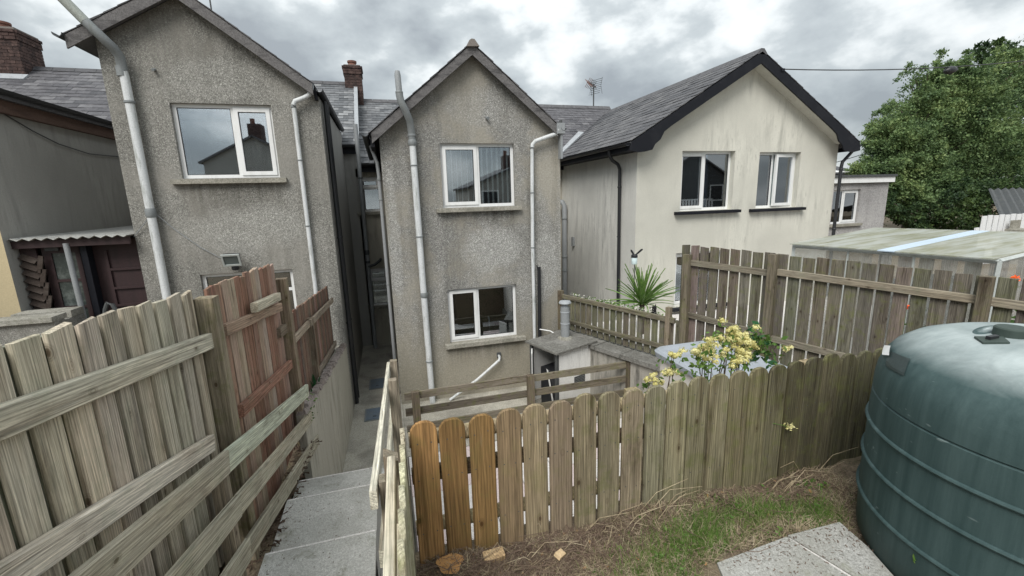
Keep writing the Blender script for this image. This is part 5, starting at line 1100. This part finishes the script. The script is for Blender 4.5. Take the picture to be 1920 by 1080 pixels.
heads = heads+[(x+random.uniform(-.05,.05), y+random.uniform(-.01,.06), z+random.uniform(-.045,.02), r*.8) for (x, y, z, r) in heads if x > 2.0 and random.random() < .6]
for (x, y, z, r) in heads:
    subs = [Vector((random.gauss(0,.7),random.gauss(0,.5),random.gauss(0,.5))) for _ in range(5)]
    n = int(250*(r/.05)**1.4); V = np.zeros((n*4,3), np.float32)
    for i in range(n):
        d = Vector((random.gauss(0,1),random.gauss(0,1),random.gauss(.25,.8))).normalized(); sb = subs[i % len(subs)]; c = Vector((x,y,z))+sb*r*.8+Vector((d.x,d.y,d.z*.75))*r*random.uniform(.2,.62); u = d.cross(Vector((random.gauss(0,1),random.gauss(0,1),random.gauss(0,1)))).normalized(); v = d.cross(u); q = random.uniform(.004,.0085)
        V[i*4:i*4+4] = [c+u*q, c+v*q, c-u*q, c-v*q]
    link(bpy.data.objects.new('flower_head', fastmesh('flower_head', V, np.arange(n*4).reshape(n,4), FLOW)), YB)
    base = Vector((1.62 if x < 1.7 else 2.1, 2.3, -2.2)); m1 = base.lerp(Vector((x,y,z)), .6)+Vector((random.gauss(0,.05),.03,.05)); MB().tube([base, m1, (x,y,z)], [.006,.0045,.002], 5).build('stem', TWIG, YB)
leafy('leaves', YB, [(h[0]+random.uniform(-.06,.06), h[1]+.03, h[2]-random.uniform(.02,.14)) for h in heads for _ in range(2)]+[(2.42,2.3,-1.0),(2.46,2.32,-1.05),(2.48,2.3,-1.12),(1.80,2.12,-1.02)]*5, .042, BUSHM, 480, 'stuff', .035)
leafy('dark_leaves', YB, [(2.44,2.4,-1.0),(2.47,2.4,-1.08),(2.5,2.4,-1.15)], .07, FERN, 60, 'stuff', .04)
SG = thing('wild_stem', (2.0, 1.71, -1.3), 'lone yellow flower sprig poking through the dark pickets', 'flower')
MB().tube([(1.95,1.735,-1.25),(1.99,1.71,-1.255),(2.03,1.70,-1.27)], .0018, 4).build('stem', GRASS, SG); leafy('flower_head', SG, [(2.02,1.70,-1.265),(2.035,1.70,-1.272),(2.05,1.70,-1.27)], .014, FLOW, 60, None, .008)

# ---- neighbour's garden: palm, ornament, greenhouse, flowers
fb = thing('rockery_plants', tuple(bl(1.4,-.25,-2.1)), 'pale leaves and small white flowers along the top of the low fence', 'plants')
leafy('foliage', fb, [tuple(bl(.2+.055*i+random.uniform(-.02,.02),-.1-random.uniform(0,.12),-2.0+random.uniform(-.05,.05))) for i in range(44)], .05, BUSHM, 500, 'stuff', .025)
leafy('petals', fb, [tuple(bl(.15+.07*i,-.07-random.uniform(0,.1),-1.945+random.uniform(-.02,.02))) for i in range(34)], .022, m_plain('white_petal', (.75,.74,.66), .7, .2), 330, 'stuff', .018)
PL = thing('palm', (4.62, 7.2, -2.15), 'spiky green cordyline palm behind the low slatted fence', 'palm')
MB().tube([(4.62,7.2,-2.7),(4.62,7.2,-2.05)], [.075,.05], 8).build('trunk', BARK, PL)
def palm_leaf(L_, droop):
    mb = MB(); n = 6; vs = []
    for i in range(n+1):
        t_ = i/n; wd = .027*(1-(t_*.95)**2.5)*(.6+1.2*t_ if t_ < .35 else 1.0); x = L_*t_; z = -droop*t_*t_*L_
        vs += [(x,-wd,z+.008),(x,0,z-.006),(x,wd,z+.008)]
    fs = []
    for i in range(n): a = i*3; fs += [(a,a+1,a+4,a+3),(a+1,a+2,a+5,a+4)]
    return mb.add(vs, fs).mesh('leaf', PALMM)
PMS = [palm_leaf(.78,.05), palm_leaf(.74,.2), palm_leaf(.72,.4)]
for i in range(96):
    el = R(random.choice([random.uniform(62,88), random.uniform(35,65), random.uniform(8,40)])); az = random.uniform(0, 2*math.pi); kk = 0 if el > R(58) else (1 if el > R(32) else 2)
    M = Matrix.Translation((4.62,7.2,-2.08+random.uniform(-.04,.05))) @ Matrix.Rotation(az, 4, 'Z') @ Matrix.Rotation(-el, 4, 'Y') @ Matrix.Rotation(random.uniform(-.5,.5), 4, 'X') @ Matrix.Scale(random.uniform(.75,1.08), 4)
    link(bpy.data.objects.new('leaf', PMS[kk]), PL, M)
OR = thing('garden_ornament', (4.47, 7.25, -2.2), 'white and black ornament with two raised blades on a stake above the palm', 'ornament')
MB().tube([(4.48,7.25,-2.2),(4.47,7.25,-1.27)], .008, 6).build('stake', DARKF, OR); MB().lathe((4.46,7.25,-1.28), [(0,0),(.048,0),(.055,.02),(.055,.12),(.05,.13)], 16).build('jar', m_plain('pale_jar', (.62,.74,.76), .3, .5), OR, smooth=True)
MB().lathe((4.46,7.25,-1.15), [(0,.06),(.045,.055),(.06,.04),(.062,0),(.0,0)], 16).build('cap', BLACK, OR, smooth=True)
for a, b in (((4.46,7.25,-1.11),(4.385,7.25,-1.0)),((4.49,7.25,-1.11),(4.64,7.25,-1.0))):
    p, q = Vector(a), Vector(b); d = (q-p).normalized(); n_ = Vector((-d.z,0,d.x)); MB().prism([p-n_*.012, p+n_*.014, q+n_*.02-d*.03, q, q-n_*.016-d*.02], (0,.016,0)).build('blade', BLACK, OR)
CT = thing('cat_figure', tuple(bl(2.1,-.16,-2.15)), 'tiny black cat-eared figure at the right end of the low fence', 'figure'); cb = bl(2.12,-.16,0)
MB().lathe((cb.x,cb.y,-2.1), [(0,0),(.05,0),(.052,.08),(.035,.17),(.04,.2),(.036,.235),(0,.245)], 12).build('body', BIRD, CT, smooth=True)
for sx in (-1, 1): MB().add([(cb.x+sx*.012-.012,cb.y,-1.87),(cb.x+sx*.03+.006,cb.y,-1.87),(cb.x+sx*.025,cb.y+.012,-1.87),(cb.x+sx*.026,cb.y,-1.815)], [(0,1,3),(1,2,3),(2,0,3)]).build('ear', BIRD, CT)
GR = thing('greenhouse', (7.4, 4.7, -2.7), 'greenhouse with a cloudy flat plastic roof behind the tall fence', 'greenhouse')
A, B, C_, D_ = Vector((6.22,5.45,-.83)), Vector((6.85,3.30,-.85)), Vector((9.05,3.45,-.70)), Vector((8.2,5.64,-.69))
ed = lambda t_: (A.lerp(B, t_), D_.lerp(C_, t_))
for i, (t0, t1, mt) in enumerate(((0,.14,POLY),(.145,.50,POLY),(.505,.585,POLYB),(.59,1,POLY))):
    (a0, d0), (a1, d1) = ed(t0), ed(t1); MB().prism([a0-(d0-a0)*.05, a1-(d1-a1)*.05, d1, d0], (0,0,.014)).build('roof_sheet', mt, GR)
def bar(a, b, r=.025, m=ALU, nm='frame_bar'): MB().tube([a, b], r, 4).build(nm, m, GR)
dz = Vector((0,0,-.03)); bar(A+dz, B+dz, .035); bar(B+dz, C_+dz, .03); bar(A+dz, D_+dz, .03); bar(D_+dz, C_+dz, .03)
for t_ in (0, .33, .66, 1): p = A.lerp(B, t_); bar(p+dz, Vector((p.x,p.y,-2.7)), .03 if t_ in (0, 1) else .018)
for t_ in (.5, 1): p = B.lerp(C_, t_); bar(p+dz, Vector((p.x,p.y,-2.7)))
bar(D_+dz, Vector((D_.x,D_.y,-2.7)))
for p, q in ((A,B),(B,C_),(A,D_)): MB().prism([p+dz, q+dz, Vector((q.x,q.y,-2.7)), Vector((p.x,p.y,-2.7))], tuple((q-p).normalized().cross(Vector((0,0,1)))*.008)).build('wall_sheet', POLYW, GR)
for i in range(9): p = D_.lerp(C_, (i+.3)/9)+Vector((0,0,0)); board('back_board', (p.x-.25,p.y,-2.7), (p.x-.25,p.y,-.92), .2, .02, (-1,0,0), GR, jit([(.30,.27,.22),(.5,.5,.47),(.22,.19,.15)][i % 3], .2), WOOD)
MB().box(7.0, 8.0, 4.2, 4.5, -2.7, -1.3).build('staging', DARKF, GR)
for i, (x, y, z) in enumerate(((6.14,4.0,-1.99),(6.83,4.0,-1.77),(5.95,2.72,-.92),(5.93,2.60,-1.05),(6.0,2.55,-1.3),(6.59,4.0,-1.57),(5.9,2.5,-1.1))):
    fo = thing('orange_flower', (x, y, -2.7), ['small orange bloom low behind the left half of the tall fence', 'orange bloom behind the tall fence just left of the green tank', 'orange bloom topping the tall fence at the right picture edge', 'orange bloom just below the topmost one at the right edge', 'orange bloom low above the tank top at the right edge', 'orange bloom in a fence gap halfway along the tall fence', 'orange bloom nearest the corner behind the green tank'][i], 'flower', 'orange flowers behind the tall fence')
    MB().tube([(x,y,-2.7),(x,y,z)], .006, 5).build('stem', FERN, fo); leafy('petals', fo, [(x,y,z)], .032, ORNG, 22, None, .012); leafy('leaves', fo, [(x,y,z-.25),(x,y,z-.5)], .1, BUSHM, 24, 'stuff', .08)
# white picket fence and corrugated shed far right
WF = thing('picket_fence', (14.6, 7, -1.9), 'white painted picket fence at the right edge under the trees', 'fence')
for i in range(12):
    if True: board('picket', (13.68+.21*i, 7, -1.9), (13.68+.21*i, 7, -.73+.012*(i % 2)), .16, .025, (0,-1,0), WF, (.8,.8,.8), WHITEP)
board('rail', (13.5,7.04,-1.05), (16.3,7.04,-1.05), .09, .04, (0,-1,0), WF, (.8,.8,.8), WHITEP)
WS = thing('bird_table', (14.6, 6.8, -1.9), 'weathered wooden ledge in front of the white picket fence', 'bird table')
MB().box(14.3,14.85,6.6,6.9,-1.12,-1.06).build('shelf', SILL, WS); MB().box(14.45,14.75,6.85,6.9,-1.06,-.86).build('back', SILL, WS); MB().box(14.5,14.6,6.7,6.8,-1.9,-1.12).build('leg', SILL, WS)
CS = thing('shed', (18, 9, -1.9), 'shed with a dark corrugated roof at the right edge', 'shed')
vs = []; fs = []; n = 44
for i in range(n+1):
    x = 16.1+4*i/n; h = .035*math.sin(i*2*math.pi/4)
    vs += [(x+.15,8.0,-.86+h),(x+2.6,9.6,-.15+h),(x+.15,8.0,-.875+h)]
for i in range(n): a = i*3; fs += [(a,a+3,a+4,a+1),(a+2,a+5,a+3,a)]
MB().add(vs, fs).build('roof', DARKF, CS, smooth=True); MB().box(17.2,20.2,8.3,9.5,-1.9,-1.5).build('wall', GREYR, CS)

# ================================================================== TREES AND WIRES
def tree(name, base, lobes, label, mat, nleaf, lsz, trunk_r=.22, group='trees beyond the cream house'):
    T = thing(name, base, label, 'tree', group); b = Vector(base); tk = MB(); top = Vector(lobes[0][:3])
    tk.tube([b, b.lerp(top, .4)+Vector((.1,.05,0)), top], [trunk_r, trunk_r*.7, trunk_r*.25], 10)
    for (x, y, z, r) in lobes[1:]:
        s0 = b.lerp(top, random.uniform(.35,.7)); e_ = Vector((x,y,z)); tk.tube([s0, s0.lerp(e_,.5)+Vector((0,0,.2)), e_], [trunk_r*.4, trunk_r*.22, .02], 7)
        for k in range(4): e2 = e_+Vector((random.gauss(0,1),random.gauss(0,1),random.gauss(.4,1))).normalized()*r*.95; tk.tube([s0.lerp(e_,.75), e2], [.04,.012], 5, False)
    tk.build('trunk', BARK, T, smooth=True)
    tot = sum(l_[3]**2 for l_ in lobes); C = []; Nn = []
    for (x, y, z, r) in lobes:                                # each limb carries upward-curving plumes of leaf clusters
        nc = max(10, int(nleaf*(r*r/tot)/36)); npl = max(7, int(13*r)); per = max(2, nc//npl)
        for k in range(npl):
            d = rng.normal(size=3); d[2] = abs(d[2])*.9-.25; d[1] -= .25; d /= np.linalg.norm(d); Lp = r*rng.uniform(.75,1.35)
            t = rng.uniform(.12,1.0,per)**.8; cc = np.array([x,y,z])+d*(t*Lp)[:,None]; cc[:,2] += .28*Lp*t*t; rad = r*(.30*(1-t)+.05)
            cc = cc+np.clip(rng.normal(size=(per,3)),-1.7,1.7)*rad[:,None]; cs = np.clip(rad*.55,.06,.17)
            off = np.clip(rng.normal(size=(per,36,3)),-1.8,1.8)*cs[:,None,None]*np.array([1,1,.75]); C.append((cc[:,None,:]+off).reshape(-1,3)); Nn.append(np.tile(d+np.array([0,0,-.2]),(per*36,1)))
    C = np.concatenate(C); Nn = np.concatenate(Nn); n = len(C)
    d = Nn*.5+rng.normal(size=(n,3))*.8; d[:,2] -= .1; d /= np.linalg.norm(d,axis=1)[:,None]; s_ = np.cross(d, rng.normal(size=(n,3))); s_ /= np.linalg.norm(s_,axis=1)[:,None]; L_ = (lsz*rng.uniform(.6,1.35,n))[:,None]
    V = np.empty((n,4,3), np.float32); V[:,0] = C; V[:,1] = C+d*L_*.5+s_*L_*.26; V[:,2] = C+d*L_; V[:,3] = C+d*L_*.5-s_*L_*.26
    o = bpy.data.objects.new('crown', fastmesh('crown', V.reshape(-1,3), np.arange(n*4).reshape(n,4), mat)); link(o, T); o['kind'] = 'stuff'; return T
tree('ash_tree', (21.5,13.5,-1.9), [(21.8,13.5,2.7,1.6),(20.5,13.2,1.8,1.4),(23.4,13.4,3.0,1.6),(20.3,13.0,3.0,.75),(20.9,13.1,3.9,.6),(21.6,13.2,4.15,.65),(23.2,13.3,4.2,.8),(22.5,13.3,4.0,.7),(25.0,13.0,4.3,1.0),(22.3,13.0,1.4,1.7),(24.5,13.0,1.5,1.9),(20.4,12.8,.2,1.3),(22.4,12.6,-.2,1.4),(24.6,12.6,-.3,1.5)], 'tall bushy tree with feathery top under the overhead wire', LEAF, 130000, .095)
tree('ash_tree', (17.6,12.6,-1.9), [(18.9,12.8,1.5,1.0),(18.2,12.6,.6,.85),(18.3,12.8,2.0,.5),(19.3,12.6,.7,1.2),(18.0,12.4,-.4,1.0),(19.4,12.4,-.7,1.1)], 'smaller leafy tree beside the annex wall', LEAF, 70000, .09, .14)
tree('leafy_shrub', (21.6,11.0,-1.9), [(22.4,11.0,-1.4,.8),(24.2,11.0,-1.4,.9),(19.6,11.2,-1.5,.6),(18.4,11.4,-1.5,.6),(20.4,11.4,-.7,.9),(19.0,11.3,-1.0,.75),(21.8,11.2,-.5,1.0),(23.3,11.0,-.5,1.1),(17.7,11.6,-1.0,.7),(20.6,10.8,-1.5,.6)], 'dark shrub at the foot of the trees behind the greenhouse', LEAFD, 36000, .10, .08)
tree('ash_tree', (28.5,15,-1.9), [(28,15,3.4,2.2),(26.6,14.5,4.6,1.3),(29,15,4.8,1.6),(27.3,14.5,1.2,2.1),(29.5,14.5,.8,2.2)], 'large tree cut off by the right edge of the picture', LEAFD, 26000, .17)
OW = thing('overhead_wire', (8.3, 8.0, 2.45), 'overhead wire running from the cream gable to the trees', 'wire')
def sag(a, b, s_, n=14): a, b = Vector(a), Vector(b); return [a.lerp(b, i/n)+Vector((0,0,-s_*4*(i/n)*(1-i/n))) for i in range(n+1)]
MB().tube(sag((8.24,7.95,2.50),(26,8.1,4.87),.475,24), .012, 5).build('cable', BLACK, OW); MB().obox(Matrix.Translation((8.25,7.93,2.47)), .04, .05, .03).build('bracket', BLACKP, OW)
BL = thing('wire_junction', (13.46, 8.0, 2.79), 'dark lump hanging on the overhead wire near the treetop', 'cable joint')
MB().lathe((0,0,0), [(0,-.17),(.04,-.16),(.07,-.1),(.085,0),(.07,.1),(.04,.17),(0,.18)], 12); jb = MB().lathe((0,0,0), [(0,-.20),(.045,-.18),(.085,-.1),(.095,.0),(.075,.1),(.045,.18),(0,.2)], 12)
link(bpy.data.objects.new('joint_body', jb.mesh('joint_body', BLACK, True)), BL, Matrix.Translation((13.46,8.02,2.74)) @ Matrix.Rotation(R(82), 4, 'Y')); MB().tube([(13.3,8.02,2.80),(13.36,8.02,2.68),(13.5,8.02,2.66)], .025, 6).build('tape', BLACK, BL)
W2 = thing('overhead_wire', (17.8, 14, 1.0), 'thin wire rising from the low slate roof to the trees', 'wire'); MB().tube(sag((17.0,14,.92),(20.5,14,1.75),.05,6), .014, 5).build('cable', BLACK, W2)

WB = thing('balustrade', (20.6, -10, -1.9), 'white balustrade mirrored in the left pane of the cream house window', 'railing')
MB().box(18.6, 22.6, -10.05, -9.98, -.48, -.40).build('top_rail', WHITEP, WB); MB().box(18.6, 22.6, -10.04, -9.99, -1.30, -1.24).build('bottom_rail', WHITEP, WB)
for i in range(17): MB().box(18.7+.24*i, 18.8+.24*i, -10.05, -9.98, -1.24, -.48).build('baluster', WHITEP, WB)
# ================================================================== HOUSES BEHIND THE VIEWPOINT (seen mirrored in the windows)
def far_house(x0, x1, y, ze, xr, zr, label, ch=None, mat=GREYR):
    H = thing('terraced_house', ((x0+x1)/2, y, GZ), label, 'house', 'houses mirrored in the windows')
    m_ = MB(); m_.prism([(x0,y,GZ),(x1,y,GZ),(x1,y,ze),(xr,y,zr-.1),(x0,y,ze)], (0,-6,0)); m_.build('wall', mat, H)
    r = MB(); slab_roof(r, [(x0-.2,y+.2,ze-.05),(xr,y+.2,zr),(xr,y-6.2,zr),(x0-.2,y-6.2,ze-.05)], .1); slab_roof(r, [(xr,y+.2,zr-.003),(x1+.2,y+.2,ze-.05),(x1+.2,y-6.2,ze-.05),(xr,y-6.2,zr-.003)], .1); rr = r.build('roof', SLATED, H)
    if ch: c = MB().box(ch[0],ch[1],y-2.2,y-1.2,zr-.6,ch[2]).build('chimney', BRICK, rr); MB().tube([(ch[0]+.2,y-1.7,ch[2]),(ch[0]+.2,y-1.7,ch[2]+.35)], .13, 10).build('chimney_pot', POT, c)
    for (wx, wz) in ((x0+.8, -.6), (x1-2.0, -.6)): f = MB().box(wx,wx+1.2,y+.0,y+.03,wz,wz+1.2).build('window', PVC, H); MB().box(wx+.08,wx+1.12,y+.031,y+.036,wz+.08,wz+1.12).build('pane', BLACK, f)
    return H
far_house(-9.3, -4.2, -12, 2.5, -6.7, 3.9, 'grey gabled house mirrored in the upper left window', (-7.2,-6.5,4.7))
far_house(5.6, 13.5, -13, .9, 9.0, 2.3, 'low grey house mirrored in the middle upper window', (8.4,9.1,3.0))
far_house(19, 26, -12, 1.0, 22.5, 3.0, 'dark house mirrored in the cream house windows', (21,21.7,3.7), DARKF)
structure(MB().box(-40, 40, -30, -2.55, GZ-.05, -1.9).build('upper_garden', SOIL))
